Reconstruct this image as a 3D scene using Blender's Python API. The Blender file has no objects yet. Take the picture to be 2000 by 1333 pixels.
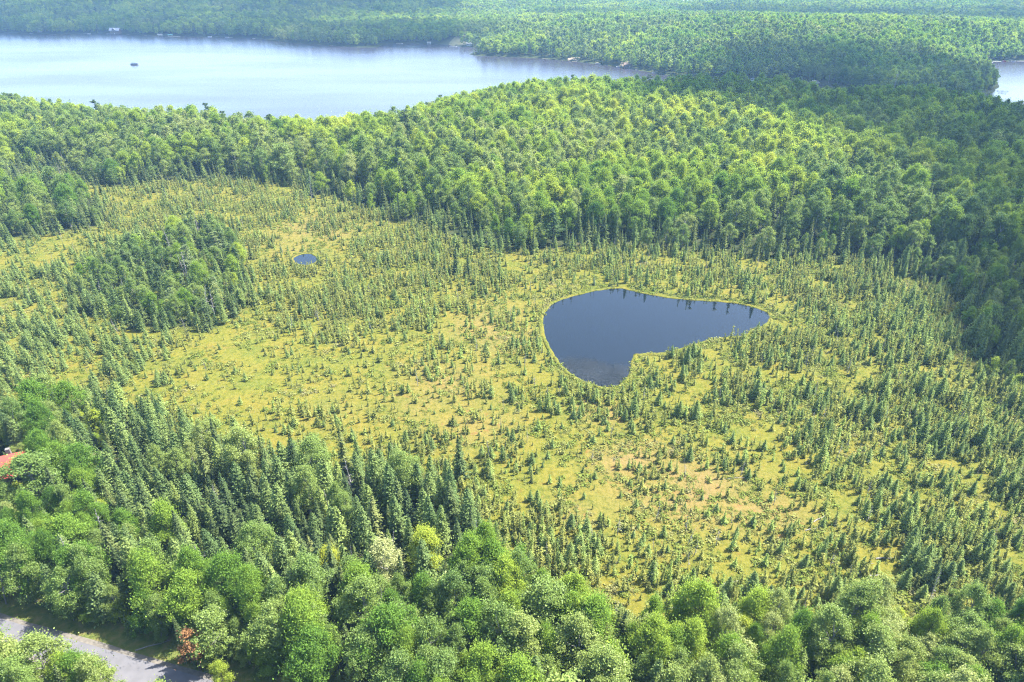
import bpy, math, time
import numpy as np
from mathutils import Vector, Matrix, Euler
T0 = time.time()
R_ = math.radians
sc = bpy.context.scene
COL = sc.collection

# ------------------------------------------------------------------ camera, sky, sun, exposure
CAM_H, PITCH, FPX = 110.0, 29.2, 1333.33
cam_d = bpy.data.cameras.new('camera'); cam_d.sensor_width = 36; cam_d.lens = 24
cam_d.clip_start = 1.0; cam_d.clip_end = 30000
cam = bpy.data.objects.new('camera', cam_d); COL.objects.link(cam)
cam.location = (0, 0, CAM_H); cam.rotation_euler = (R_(90 - PITCH), 0, 0)
sc.camera = cam

SUN_AZ, SUN_EL = 70.0, 58.0      # azimuth clockwise from +Y (the view), elevation
world = bpy.data.worlds.new('World'); sc.world = world; world.use_nodes = True
wn = world.node_tree.nodes; wl = world.node_tree.links
sky = wn.new('ShaderNodeTexSky'); sky.sky_type = 'NISHITA'; sky.sun_disc = False
sky.sun_elevation = R_(SUN_EL); sky.sun_rotation = R_(SUN_AZ)
sky.altitude = 400; sky.air_density = 1.0; sky.dust_density = 1.7; sky.ozone_density = 1.0
wl.new(sky.outputs[0], wn['Background'].inputs[0]); wn['Background'].inputs[1].default_value = 0.15
sun_d = bpy.data.lights.new('sun', 'SUN'); sun_d.energy = 5.0; sun_d.angle = R_(0.55); sun_d.color = (1.0, 0.95, 0.86)
sun = bpy.data.objects.new('sun', sun_d); COL.objects.link(sun); sun.location = (400, 300, 600)
sdir = Vector((math.sin(R_(SUN_AZ)) * math.cos(R_(SUN_EL)), math.cos(R_(SUN_AZ)) * math.cos(R_(SUN_EL)), math.sin(R_(SUN_EL))))
sun.rotation_euler = (-sdir).to_track_quat('-Z', 'Y').to_euler()

vs = sc.view_settings
vs.view_transform = 'Standard'; vs.look = 'None'; vs.gamma = 1.0; vs.exposure = 2.2; vs.use_curve_mapping = False
cy = sc.cycles
cy.max_bounces = 6; cy.diffuse_bounces = 3; cy.glossy_bounces = 2; cy.transmission_bounces = 3; cy.volume_bounces = 1; cy.transparent_max_bounces = 8
cy.caustics_reflective = False; cy.caustics_refractive = False; cy.use_denoising = True; cy.pixel_filter_type = 'BLACKMAN_HARRIS'; cy.filter_width = 1.15; cy.denoiser = 'OPENIMAGEDENOISE'; cy.denoising_prefilter = 'NONE'
cy.sample_clamp_indirect = 6

# ------------------------------------------------------------------ helpers
CP, SP = math.cos(R_(PITCH)), math.sin(R_(PITCH))
def ground(px, py, z=0.0):
    """photo pixel -> point on the level z"""
    a = (np.asarray(px, float) - 1000) / FPX; b = (666.5 - np.asarray(py, float)) / FPX
    dy = CP + b * SP; dz = -SP + b * CP
    t = (z - CAM_H) / dz
    return np.stack([a * t, dy * t], -1)
def project(P):
    P = np.asarray(P, float); d = P - np.array([0, 0, CAM_H])
    zc = d[..., 1] * CP - d[..., 2] * SP; yc = d[..., 1] * SP + d[..., 2] * CP
    zc = np.where(zc < 1e-3, 1e-3, zc)
    return 1000 + FPX * d[..., 0] / zc, 666.5 - FPX * yc / zc, zc
def smooth(e0, e1, x):
    t = np.clip((x - e0) / (e1 - e0), 0, 1); return t * t * (3 - 2 * t)
def _hash(ix, iy, s):
    h = (ix.astype(np.int64) * 374761393 + iy.astype(np.int64) * 668265263 + s * 974634777) & 0x7fffffff
    h = ((h ^ (h >> 13)) * 1274126177) & 0x7fffffff
    return ((h ^ (h >> 16)) & 0xffff) / 65535.0
def vnoise(x, y, scale, seed=0):
    x = np.asarray(x, float) / scale; y = np.asarray(y, float) / scale
    ix = np.floor(x); iy = np.floor(y); fx = x - ix; fy = y - iy
    fx = fx * fx * (3 - 2 * fx); fy = fy * fy * (3 - 2 * fy)
    ix = ix.astype(np.int64); iy = iy.astype(np.int64)
    a = _hash(ix, iy, seed); b = _hash(ix + 1, iy, seed); c = _hash(ix, iy + 1, seed); d = _hash(ix + 1, iy + 1, seed)
    return (a + (b - a) * fx) * (1 - fy) + (c + (d - c) * fx) * fy
def fbm(x, y, scale, seed=0, o=3):
    r = 0; w = 0
    for i in range(o):
        r = r + vnoise(x, y, scale / 2 ** i, seed + i * 17) / 2 ** i; w += 1 / 2 ** i
    return r / w
def sdist(P, poly):
    """signed distance to a polygon, negative inside"""
    P = np.asarray(P, float); x, y = P[..., 0], P[..., 1]
    d2 = np.full(x.shape, 1e18); ins = np.zeros(x.shape, bool)
    n = len(poly)
    for i in range(n):
        ax, ay = poly[i]; bx, by = poly[(i + 1) % n]
        ex, ey = bx - ax, by - ay; L = ex * ex + ey * ey + 1e-12
        t = np.clip(((x - ax) * ex + (y - ay) * ey) / L, 0, 1)
        d2 = np.minimum(d2, (x - ax - t * ex) ** 2 + (y - ay - t * ey) ** 2)
        c = ((ay > y) != (by > y)) & (x < (bx - ax) * (y - ay) / (by - ay + 1e-12) + ax)
        ins ^= c
    d = np.sqrt(d2); return np.where(ins, -d, d)
def dline(P, line):
    P = np.asarray(P, float); x, y = P[..., 0], P[..., 1]; d2 = np.full(x.shape, 1e18)
    for (ax, ay), (bx, by) in zip(line[:-1], line[1:]):
        ex, ey = bx - ax, by - ay; L = ex * ex + ey * ey
        t = np.clip(((x - ax) * ex + (y - ay) * ey) / L, 0, 1)
        d2 = np.minimum(d2, (x - ax - t * ex) ** 2 + (y - ay - t * ey) ** 2)
    return np.sqrt(d2)
def catmull(pts, per=6, closed=True):
    P = np.asarray(pts, float); n = len(P); out = []
    for i in range(n if closed else n - 1):
        p0, p1, p2, p3 = (P[(i - 1) % n], P[i], P[(i + 1) % n], P[(i + 2) % n]) if closed else (P[max(i - 1, 0)], P[i], P[i + 1], P[min(i + 2, n - 1)])
        for k in range(per):
            t = k / per
            out.append(0.5 * (2 * p1 + (p2 - p0) * t + (2 * p0 - 5 * p1 + 4 * p2 - p3) * t * t + (3 * p1 - p0 - 3 * p2 + p3) * t ** 3))
    if not closed: out.append(P[-1])
    return np.array(out)
def unit(v): return v / (np.linalg.norm(v, axis=-1, keepdims=True) + 1e-9)

def make_mesh(name, verts, faces, mats=(), midx=None, smooth_=False):
    """verts (N,3); faces: (M,4) array or a list of lists"""
    me = bpy.data.meshes.new(name)
    if isinstance(faces, np.ndarray):
        nv, nf, k = len(verts), len(faces), faces.shape[1]
        me.vertices.add(nv); me.loops.add(nf * k); me.polygons.add(nf)
        me.vertices.foreach_set('co', np.asarray(verts, np.float32).ravel())
        me.loops.foreach_set('vertex_index', faces.astype(np.int32).ravel())
        me.polygons.foreach_set('loop_start', np.arange(0, nf * k, k, dtype=np.int32))
        me.update(calc_edges=True)
    else:
        me.from_pydata([tuple(map(float, v)) for v in verts], [], faces); me.update()
    for m in mats: me.materials.append(m)
    if midx is not None: me.polygons.foreach_set('material_index', np.asarray(midx, np.int32))
    if smooth_: me.polygons.foreach_set('use_smooth', np.ones(len(me.polygons), bool))
    me.update(); return me
def link(name, me, parent=None, loc=None, rot=None):
    o = bpy.data.objects.new(name, me); COL.objects.link(o)
    if parent is not None: o.parent = parent
    if loc is not None: o.location = loc
    if rot is not None: o.rotation_euler = rot
    return o
def tag(o, label=None, cat=None, group=None, kind=None):
    if label: o['label'] = label
    if cat: o['category'] = cat
    if group: o['group'] = group
    if kind: o['kind'] = kind
    return o

class MB:
    """collects boxes, prisms and tubes into one mesh"""
    def __init__(s): s.v = []; s.f = []
    def add(s, v, f):
        o = len(s.v); s.v += [tuple(map(float, p)) for p in v]; s.f += [[i + o for i in q] for q in f]; return s
    def box(s, x0, x1, y0, y1, z0, z1):
        return s.add([(x0, y0, z0), (x1, y0, z0), (x1, y1, z0), (x0, y1, z0), (x0, y0, z1), (x1, y0, z1), (x1, y1, z1), (x0, y1, z1)],
                     [[3, 2, 1, 0], [4, 5, 6, 7], [0, 1, 5, 4], [1, 2, 6, 5], [2, 3, 7, 6], [3, 0, 4, 7]])
    def tube(s, pts, rad, n=6, cap=True):
        pts = np.asarray(pts, float); m = len(pts); rad = np.broadcast_to(rad, (m,))
        V = []; F = []
        for i in range(m):
            d = unit(pts[min(i + 1, m - 1)] - pts[max(i - 1, 0)])
            a = unit(np.cross(d, [0.31, 0.17, 0.93] if abs(d[2]) < 0.9 else [1, 0.1, 0])); b = np.cross(d, a)
            for k in range(n):
                t = 2 * math.pi * k / n; V.append(pts[i] + rad[i] * (a * math.cos(t) + b * math.sin(t)))
        for i in range(m - 1):
            for k in range(n): F.append([i * n + k, i * n + (k + 1) % n, (i + 1) * n + (k + 1) % n, (i + 1) * n + k])
        if cap: F += [list(range(n))[::-1], [(m - 1) * n + k for k in range(n)]]
        return s.add(V, F)
    def prism(s, outline, y0, y1):
        """x-z outline pushed along y"""
        n = len(outline); V = [(x, y0, z) for x, z in outline] + [(x, y1, z) for x, z in outline]
        return s.add(V, [list(range(n))[::-1], [n + k for k in range(n)]] + [[k, (k + 1) % n, n + (k + 1) % n, n + k] for k in range(n)][::1])
    def mesh(s, name, mat): return make_mesh(name, s.v, s.f, [mat])
    def build(s, name, mat, parent=None, loc=None, rot=None): return link(name, s.mesh(name, mat), parent, loc, rot)

# ------------------------------------------------------------------ materials
def mat(name):
    m = bpy.data.materials.new(name); m.use_nodes = True; nt = m.node_tree
    for n in list(nt.nodes):
        if n.type != 'OUTPUT_MATERIAL': nt.nodes.remove(n)
    return m, nt.nodes, nt.links, [n for n in nt.nodes if n.type == 'OUTPUT_MATERIAL'][0]
def ramp(N, stops):
    r = N.new('ShaderNodeValToRGB'); e = r.color_ramp.elements
    while len(e) < len(stops): e.new(0.5)
    for k, (p, c) in enumerate(stops): e[k].position = p; e[k].color = (*c, 1)
    return r
def math_(N, L, op, a, b=None):
    n = N.new('ShaderNodeMath'); n.operation = op
    for i, v in enumerate((a, b)):
        if v is None: continue
        if isinstance(v, (int, float)): n.inputs[i].default_value = v
        else: L.new(v, n.inputs[i])
    return n.outputs[0]
def leaf_mat(name, stops, trans=0.3, vary=0.5, tcol=(1.0, 1.0, 0.75), gloss=0.0):
    """foliage: a colour picked per tree (tint), a lighter or darker one per leaf, light coming through"""
    m, N, L, out = mat(name)
    at = N.new('ShaderNodeAttribute'); at.attribute_type = 'INSTANCER'; at.attribute_name = 'tint'
    geo = N.new('ShaderNodeNewGeometry')
    rp = ramp(N, stops); L.new(at.outputs['Fac'], rp.inputs[0])
    v = math_(N, L, 'MULTIPLY_ADD', geo.outputs['Random Per Island'], vary); v.node.inputs[2].default_value = 1 - vary * 0.5
    sc_ = N.new('ShaderNodeVectorMath'); sc_.operation = 'SCALE'; L.new(rp.outputs[0], sc_.inputs[0]); L.new(v, sc_.inputs['Scale'])
    d = N.new('ShaderNodeBsdfDiffuse'); t = N.new('ShaderNodeBsdfTranslucent'); mx = N.new('ShaderNodeMixShader'); mx.inputs[0].default_value = trans
    tc = N.new('ShaderNodeVectorMath'); tc.operation = 'MULTIPLY'; L.new(sc_.outputs[0], tc.inputs[0]); tc.inputs[1].default_value = tuple(1.35 * c for c in tcol)
    L.new(sc_.outputs[0], d.inputs[0]); L.new(tc.outputs[0], t.inputs[0]); L.new(d.outputs[0], mx.inputs[1]); L.new(t.outputs[0], mx.inputs[2])
    if gloss:
        g = N.new('ShaderNodeBsdfGlossy'); g.inputs['Roughness'].default_value = 0.45; g.inputs[0].default_value = (.8, .85, .85, 1)
        m2 = N.new('ShaderNodeMixShader'); m2.inputs[0].default_value = gloss
        L.new(mx.outputs[0], m2.inputs[1]); L.new(g.outputs[0], m2.inputs[2]); L.new(m2.outputs[0], out.inputs[0])
    else: L.new(mx.outputs[0], out.inputs[0])
    return m
def plain(name, col, rough=0.7, noise=0.25, scale=3.0, metal=0.0, bump=0.0):
    m, N, L, out = mat(name)
    b = N.new('ShaderNodeBsdfPrincipled'); b.inputs['Roughness'].default_value = rough; b.inputs['Metallic'].default_value = metal
    tc = N.new('ShaderNodeTexCoord'); n = N.new('ShaderNodeTexNoise'); n.inputs['Scale'].default_value = scale; n.inputs['Detail'].default_value = 5
    L.new(tc.outputs['Object'], n.inputs['Vector'])
    r = ramp(N, [(0.25, tuple(c * (1 - noise) for c in col)), (0.75, tuple(min(1, c * (1 + noise)) for c in col))])
    L.new(n.outputs['Fac'], r.inputs[0]); L.new(r.outputs[0], b.inputs['Base Color'])
    if bump:
        bp = N.new('ShaderNodeBump'); bp.inputs['Strength'].default_value = bump; L.new(n.outputs['Fac'], bp.inputs['Height']); L.new(bp.outputs[0], b.inputs['Normal'])
    L.new(b.outputs[0], out.inputs[0]); return m

M = {}
M['maple'] = leaf_mat('maple_leaves', [(0, (.060, .125, .026)), (.3, (.115, .20, .032)), (.6, (.22, .29, .042)), (1, (.34, .37, .052))], .44, .5)
M['aspen'] = leaf_mat('aspen_leaves', [(0, (.075, .130, .034)), (.5, (.138, .20, .044)), (.85, (.205, .25, .064)), (1, (.28, .30, .12))], .42, .5, gloss=.01)
M['spruce'] = leaf_mat('spruce_needles', [(0, (.055, .085, .036)), (.6, (.105, .138, .048)), (1, (.16, .18, .06))], .32, .5)
M['larch'] = leaf_mat('tamarack_needles', [(0, (.088, .142, .054)), (.5, (.155, .212, .072)), (1, (.24, .295, .084))], .42, .5)
M['bogspruce'] = leaf_mat('bog_spruce_needles', [(0, (.135, .160, .050)), (.4, (.22, .24, .072)), (.8, (.30, .31, .092)), (1, (.26, .33, .095))], .5, .6)
M['pine'] = leaf_mat('pine_needles', [(0, (.075, .12, .045)), (.6, (.12, .165, .062)), (1, (.175, .215, .09))], .3, .5)
M['shrub'] = leaf_mat('shrub_leaves', [(0, (.085, .12, .026)), (.35, (.14, .175, .036)), (.7, (.19, .20, .06)), (1, (.21, .175, .105))], .34, .6)
M['rust'] = leaf_mat('rust_leaves', [(0, (.20, .10, .04)), (1, (.27, .15, .07))], .3, .6)
M['bark'] = plain('bark', (.07, .06, .05), .9, .4, 4)
M['birch'] = plain('pale_bark', (.20, .19, .175), .8, .35, 3)
M['dead'] = plain('dead_wood', (.17, .16, .155), .85, .3, 5)

# ------------------------------------------------------------------ outlines on the ground, read from the photograph
LAKE_Z = -1.4
lake_px = [(-500, 52), (-200, 58), (0, 64), (60, 68), (120, 67), (200, 66), (300, 70), (400, 72), (500, 75), (560, 83), (640, 89), (700, 93), (735, 93), (748, 88), (770, 85),
           (810, 85), (850, 86), (885, 89), (905, 92), (935, 93), (950, 96), (935, 101), (917, 106), (930, 109), (980, 111), (1050, 114), (1120, 120), (1180, 127), (1240, 136), (1290, 145),
           (1330, 151), (1400, 154), (1440, 156), (1490, 158), (1560, 160), (1640, 168), (1720, 181), (1800, 192), (1880, 194), (1905, 190), (1938, 181), (1950, 170), (1942, 157), (1928, 146), (1908, 134), (1898, 126),
           (1925, 121), (1990, 119), (2100, 118), (2400, 116), (2400, 262), (2150, 262), (2000, 256), (1900, 250), (1800, 240), (1700, 227), (1600, 216), (1500, 209), (1400, 207), (1300, 208),
           (1200, 205), (1100, 200), (1000, 205), (900, 222), (800, 250), (740, 268), (620, 277), (520, 272), (420, 255), (300, 256), (200, 248), (100, 230), (0, 214), (-200, 205), (-500, 195)]
LAKE = ground(*np.array(lake_px, float).T, z=LAKE_Z)
far_lake = ground(*np.array([(1300, 12), (1330, 18.5), (1390, 18.5), (1425, 12), (1440, 0), (1400, -8), (1340, -8), (1290, 0)], float).T, z=LAKE_Z)
pond_px = [(1060, 632), (1064, 612), (1075, 598), (1100, 585), (1140, 574), (1180, 566), (1210, 564), (1240, 570), (1290, 580), (1330, 585), (1400, 590), (1440, 594), (1475, 602), (1498, 612), (1502, 622),
           (1490, 635), (1468, 645), (1450, 655), (1410, 660), (1380, 665), (1340, 678), (1300, 688), (1262, 690), (1240, 692), (1235, 700), (1232, 716), (1225, 735), (1212, 750), (1195, 757), (1170, 754), (1140, 745), (1110, 725), (1085, 695), (1068, 665)]
POND = catmull(ground(*np.array(pond_px, float).T), 5)
POND = POND + 0.35 * (np.stack([vnoise(POND[:, 0], POND[:, 1], 1.7, 3), vnoise(POND[:, 0], POND[:, 1], 1.7, 4)], -1) - .5) * 2
PUDDLE = catmull(ground(*np.array([(573, 506), (586, 498), (604, 496), (614, 500), (621, 505), (616, 512), (600, 518), (582, 516)], float).T), 5)
PUDDLE = PUDDLE + 0.3 * (np.stack([vnoise(PUDDLE[:, 0], PUDDLE[:, 1], 1.2, 5), vnoise(PUDDLE[:, 0], PUDDLE[:, 1], 1.2, 6)], -1) - .5) * 2
bog_px = [(-350, 500), (-60, 468), (60, 466), (150, 452), (205, 442), (212, 405), (170, 375), (110, 350), (40, 345), (60, 332), (130, 336), (175, 362), (230, 368), (330, 357), (420, 353), (590, 364), (602, 378), (650, 388), (705, 405), (780, 434), (850, 455), (900, 480), (1000, 492),
          (1100, 488), (1200, 484), (1350, 494), (1500, 504), (1650, 516), (1770, 540), (1850, 560), (1862, 620), (1890, 690), (1940, 750), (2010, 800), (2150, 850), (2500, 900), (2500, 1240),
          (2000, 1215), (1850, 1215), (1700, 1225), (1450, 1225), (1250, 1225), (1110, 1195), (1040, 1150), (965, 1080), (930, 1005), (880, 935), (800, 905), (700, 905), (560, 895), (450, 870), (350, 840), (250, 800), (120, 805), (0, 830), (-350, 850)]
BOG = ground(*np.array(bog_px, float).T)
island_px = [(160, 600), (235, 640), (330, 645), (425, 640), (480, 605), (490, 560), (475, 500), (440, 450), (380, 440), (340, 470), (280, 490), (200, 520), (150, 560)]
ISLAND = ground(*np.array(island_px, float).T)
# road: far edge seen in the photograph, 6.6 m wide
far_edge = ground(np.array([-330., 13., 421., 900.]), np.array([1112., 1213., 1333., 1478.]))
rd = unit(far_edge[-1] - far_edge[0]); rn = np.array([rd[1], -rd[0]]);  rn = rn if rn[1] < 0 else -rn
ROAD_W = 4.7
ROAD = catmull(far_edge + rn * ROAD_W / 2, 10, False)

# hills under the forest: centre pixel, radius x, radius y, height
hills = [(1590, 225, 32, 60, -9), (1370, 228, 55, 40, 6), (1760, 258, 80, 50, 6), (1520, 238, 22, 40, 4), (1050, 250, 190, 100, 7), (700, 330, 100, 70, 4), (1500, 250, 220, 130, 6), (200, 260, 200, 70, 6), (1800, 330, 170, 130, 8), (1700, 100, 420, 200, 22), (1250, 70, 330, 200, 12),
         (300, 20, 700, 330, 34), (-300, 30, 500, 300, 26), (800, 20, 420, 300, 14), (1900, 25, 700, 330, 14), (2100, 560, 90, 90, 8), (900, 1400, 200, 40, 1.0)]
hill_c = [(ground(a, b), rx, ry, h) for a, b, rx, ry, h in hills]
def terrain(P):
    P = np.asarray(P, float); x, y = P[..., 0], P[..., 1]
    dl = np.minimum(sdist(P, LAKE), sdist(P, far_lake)); db = sdist(P, BOG); dp = np.minimum(sdist(P, POND), sdist(P, PUDDLE))
    h = 1.5 * smooth(0, 60, db)
    for c, rx, ry, hh in hill_c: h = h + hh * np.exp(-((x - c[0]) / rx) ** 2 - ((y - c[1]) / ry) ** 2)
    h = h + (fbm(x, y, 140, 7) - .5) * 7 * smooth(10, 200, db) * smooth(150, 330, y)
    h = h * smooth(0, 40, db)
    h = h + (y > 2500) * 0
    shore = smooth(0, 70, dl)
    land = LAKE_Z + 0.15 + 0.9 * smooth(0, 5, dl) + (h - LAKE_Z - 1.05) * shore
    h = np.where(dl > 70, h, np.where(dl > 0, land, LAKE_Z - 0.05 - 3.0 * smooth(0, 25, -dl)))
    # moss hummocks, and the hollow of the ponds
    hum = (fbm(x, y, 5.0, 21) - .5) * 0.35 + (fbm(x, y, 1.6, 31, 2) - .5) * 0.18
    h = h + hum * smooth(2, -6, db) * smooth(1.0, 6, dp)
    h = np.where(dp < 1.2, -0.02 - 1.2 * smooth(1.2, -2.5, dp), h)
    drd = dline(P, ROAD)
    h = np.where(drd < 14, h * smooth(6.5, 14, drd) + (-0.02) * (1 - smooth(6.5, 14, drd)), h)
    return h, dl, db, dp, drd

# ------------------------------------------------------------------ ground sheet
def ground_mat():
    m, N, L, out = mat('ground_cover')
    geo = N.new('ShaderNodeNewGeometry')
    def noise(scale, det=4, rough=.6):
        n = N.new('ShaderNodeTexNoise'); n.inputs['Scale'].default_value = scale; n.inputs['Detail'].default_value = det; n.inputs['Roughness'].default_value = rough
        L.new(geo.outputs['Position'], n.inputs['Vector']); return n.outputs['Fac']
    def mixc(f, a, b):
        n = N.new('ShaderNodeMix'); n.data_type = 'RGBA'
        if isinstance(f, float): n.inputs[0].default_value = f
        else: L.new(f, n.inputs[0])
        for i, v in ((6, a), (7, b)):
            if isinstance(v, tuple): n.inputs[i].default_value = (*v, 1)
            else: L.new(v, n.inputs[i])
        return n.outputs[2]
    def attr(n):
        a = N.new('ShaderNodeAttribute'); a.attribute_name = n; return a.outputs['Fac']
    big = ramp(N, [(.36, (.042, .070, .008)), (.5, (.090, .090, .010)), (.66, (.124, .092, .013))]); L.new(noise(.09, 5), big.inputs[0])
    mid = ramp(N, [(.33, (.013, .022, .005)), (.44, (.063, .071, .009)), (.57, (.130, .117, .020)), (.75, (.098, .125, .014))]); L.new(noise(.8, 7, .8), mid.inputs[0])
    moss = mixc(.6, big.outputs[0], mid.outputs[0])
    dry = ramp(N, [(.3, (.075, .055, .014)), (.5, (.13, .10, .032)), (.68, (.155, .095, .040))]); L.new(noise(.8, 5, .7), dry.inputs[0])
    moss = mixc(attr('dry'), moss, dry.outputs[0])
    red = ramp(N, [(.60, (0, 0, 0)), (.70, (1, 1, 1))]); L.new(noise(.35, 4), red.inputs[0])
    redm = math_(N, L, 'MULTIPLY', red.outputs[0], math_(N, L, 'ADD', attr('dry'), .42)); redm = math_(N, L, 'MULTIPLY', redm, .6)
    moss = mixc(redm, moss, (.14, .062, .024))
    rim = ramp(N, [(.35, (.040, .058, .007)), (.6, (.095, .092, .012))]); L.new(noise(.9, 3), rim.inputs[0])
    moss = mixc(attr('rim'), moss, rim.outputs[0])
    fl = ramp(N, [(.35, (.016, .022, .008)), (.55, (.03, .04, .012)), (.7, (.05, .045, .025))]); L.new(noise(.3, 5), fl.inputs[0])
    c = mixc(attr('forest'), moss, fl.outputs[0])
    vg = ramp(N, [(.3, (.045, .07, .014)), (.5, (.08, .095, .022)), (.7, (.13, .11, .04))]); L.new(noise(.7, 5), vg.inputs[0])
    c = mixc(attr('verge'), c, vg.outputs[0])
    b = N.new('ShaderNodeBsdfPrincipled'); b.inputs['Roughness'].default_value = .95; b.inputs['Specular IOR Level'].default_value = .1
    L.new(c, b.inputs['Base Color'])
    bp = N.new('ShaderNodeBump'); bp.inputs['Strength'].default_value = .8; bp.inputs['Distance'].default_value = .35
    L.new(noise(1.6, 6, .7), bp.inputs['Height']); L.new(bp.outputs[0], b.inputs['Normal'])
    L.new(b.outputs[0], out.inputs[0]); return m
M['ground'] = ground_mat()

dry_px = [(1330, 960, 150, 60, 1), (1450, 1000, 120, 40, 1), (1230, 900, 90, 45, .8), (870, 760, 110, 70, .55), (960, 640, 90, 60, .5), (620, 450, 110, 40, .5), (1180, 800, 60, 30, .7), (900, 830, 120, 40, .5), (660, 800, 80, 40, .35), (1130, 1000, 70, 40, .4)]
def build_ground():
    nr, nc = 460, 440
    ys = np.concatenate([[-900, -300, -100, 0, 25], np.geomspace(45, 9000, nr - 5)])
    u = np.linspace(-1, 1, nc); u = np.sign(u) * (0.93 * np.abs(u) + 0.07 * np.abs(u) ** 5)
    X = u[None, :] * (np.maximum(ys, 0) * 1.15 + 90 + (ys > 4000) * 0)[:, None]; Y = np.repeat(ys[:, None], nc, 1)
    P = np.stack([X, Y], -1); z, dl, db, dp, drd = terrain(P)
    V = np.concatenate([P, z[..., None]], -1).reshape(-1, 3)
    i = np.arange(nr * nc).reshape(nr, nc)
    Fc = np.stack([i[:-1, :-1], i[:-1, 1:], i[1:, 1:], i[1:, :-1]], -1).reshape(-1, 4)
    me = make_mesh('ground', V, Fc, [M['ground']], smooth_=True)
    dry = np.zeros(X.shape)
    for px, py, rx, ry, w in dry_px:
        c = ground(px, py); ex = abs(ground(px + rx, py)[0] - c[0]); ey = abs(ground(px, py - ry)[1] - c[1])
        dry = np.maximum(dry, w * np.exp(-((X - c[0]) / ex) ** 2 - ((Y - c[1]) / ey) ** 2))
    dry = np.clip(dry * (0.3 + 1.4 * fbm(X, Y, 9, 77)), 0, 1)
    isl = sdist(P, ISLAND)
    forest = np.maximum(smooth(-2, 5, db), smooth(2, -4, isl))
    rim = smooth(6, 1, dp + 7 * (fbm(X, Y, 6, 91) - .5))
    verge = smooth(12, 8, drd + 3 * (fbm(X, Y, 5, 61) - .5))
    for nm, a in (('dry', dry), ('forest', forest * (1 - verge)), ('rim', rim * .45), ('verge', verge)):
        at = me.attributes.new(nm, 'FLOAT', 'POINT'); at.data.foreach_set('value', a.astype(np.float32).ravel())
    tag(link('ground', me), kind='structure')
build_ground()

# ------------------------------------------------------------------ water
def water_mat(name, col, rough, bump, scale, stretch, streak=0.0, ior=1.33):
    m, N, L, out = mat(name)
    b = N.new('ShaderNodeBsdfPrincipled'); b.inputs['Base Color'].default_value = (*col, 1); b.inputs['Roughness'].default_value = rough; b.inputs['IOR'].default_value = ior
    geo = N.new('ShaderNodeNewGeometry'); mp = N.new('ShaderNodeMapping'); mp.inputs['Scale'].default_value = stretch; L.new(geo.outputs['Position'], mp.inputs['Vector'])
    n = N.new('ShaderNodeTexNoise'); n.inputs['Scale'].default_value = scale; n.inputs['Detail'].default_value = 4; L.new(mp.outputs[0], n.inputs['Vector'])
    bp = N.new('ShaderNodeBump'); bp.inputs['Strength'].default_value = bump; bp.inputs['Distance'].default_value = .05; L.new(n.outputs['Fac'], bp.inputs['Height']); L.new(bp.outputs[0], b.inputs['Normal'])
    if streak:      # wind lanes: calmer and rougher stretches
        n2 = N.new('ShaderNodeTexNoise'); n2.inputs['Scale'].default_value = .012; n2.inputs['Detail'].default_value = 5
        mp2 = N.new('ShaderNodeMapping'); mp2.inputs['Scale'].default_value = (.35, 1.0, 1); mp2.inputs['Rotation'].default_value = (0, 0, .25); L.new(geo.outputs['Position'], mp2.inputs['Vector']); L.new(mp2.outputs[0], n2.inputs['Vector'])
        r = N.new('ShaderNodeMapRange'); r.inputs[1].default_value = .4; r.inputs[2].default_value = .66; r.inputs[3].default_value = rough; r.inputs[4].default_value = rough + streak
        L.new(n2.outputs['Fac'], r.inputs[0]); L.new(r.outputs[0], b.inputs['Roughness'])
    L.new(b.outputs[0], out.inputs[0]); return m
M['pond'] = water_mat('pond_water', (.004, .007, .010), .03, .05, 1.2, (1, 1, 1))
M['lake'] = water_mat('lake_water', (.022, .019, .028), .21, .25, .25, (.5, 1, 1), .06, 1.33)
x0, x1 = LAKE[:, 0].min() - 200, LAKE[:, 0].max() + 200; y0, y1 = LAKE[:, 1].min() - 60, LAKE[:, 1].max() + 200
def sheet(name, outline, z, m):
    n = len(outline); v = [(x, y, z) for x, y in outline] + [(*outline.mean(0), z)]
    return tag(link(name, make_mesh(name, v, [[i, (i + 1) % n, n] for i in range(n)], [m])), kind='structure')
sheet('lake', np.array([(x0, y0), (x1, y0), (x1, y1), (x0, y1)]), LAKE_Z, M['lake'])
fc = far_lake.mean(0); sheet('far_lake', fc + (far_lake - fc) * 1.3, LAKE_Z + .01, M['lake'])
def poly_sheet(name, outline, z, m):
    return tag(link(name, make_mesh(name, [(x, y, z) for x, y in outline], [list(range(len(outline)))], [m])), kind='structure')
poly_sheet('pond', POND, 0.0, M['pond'])
poly_sheet('small_pond', PUDDLE, 0.0, M['pond'])
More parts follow.
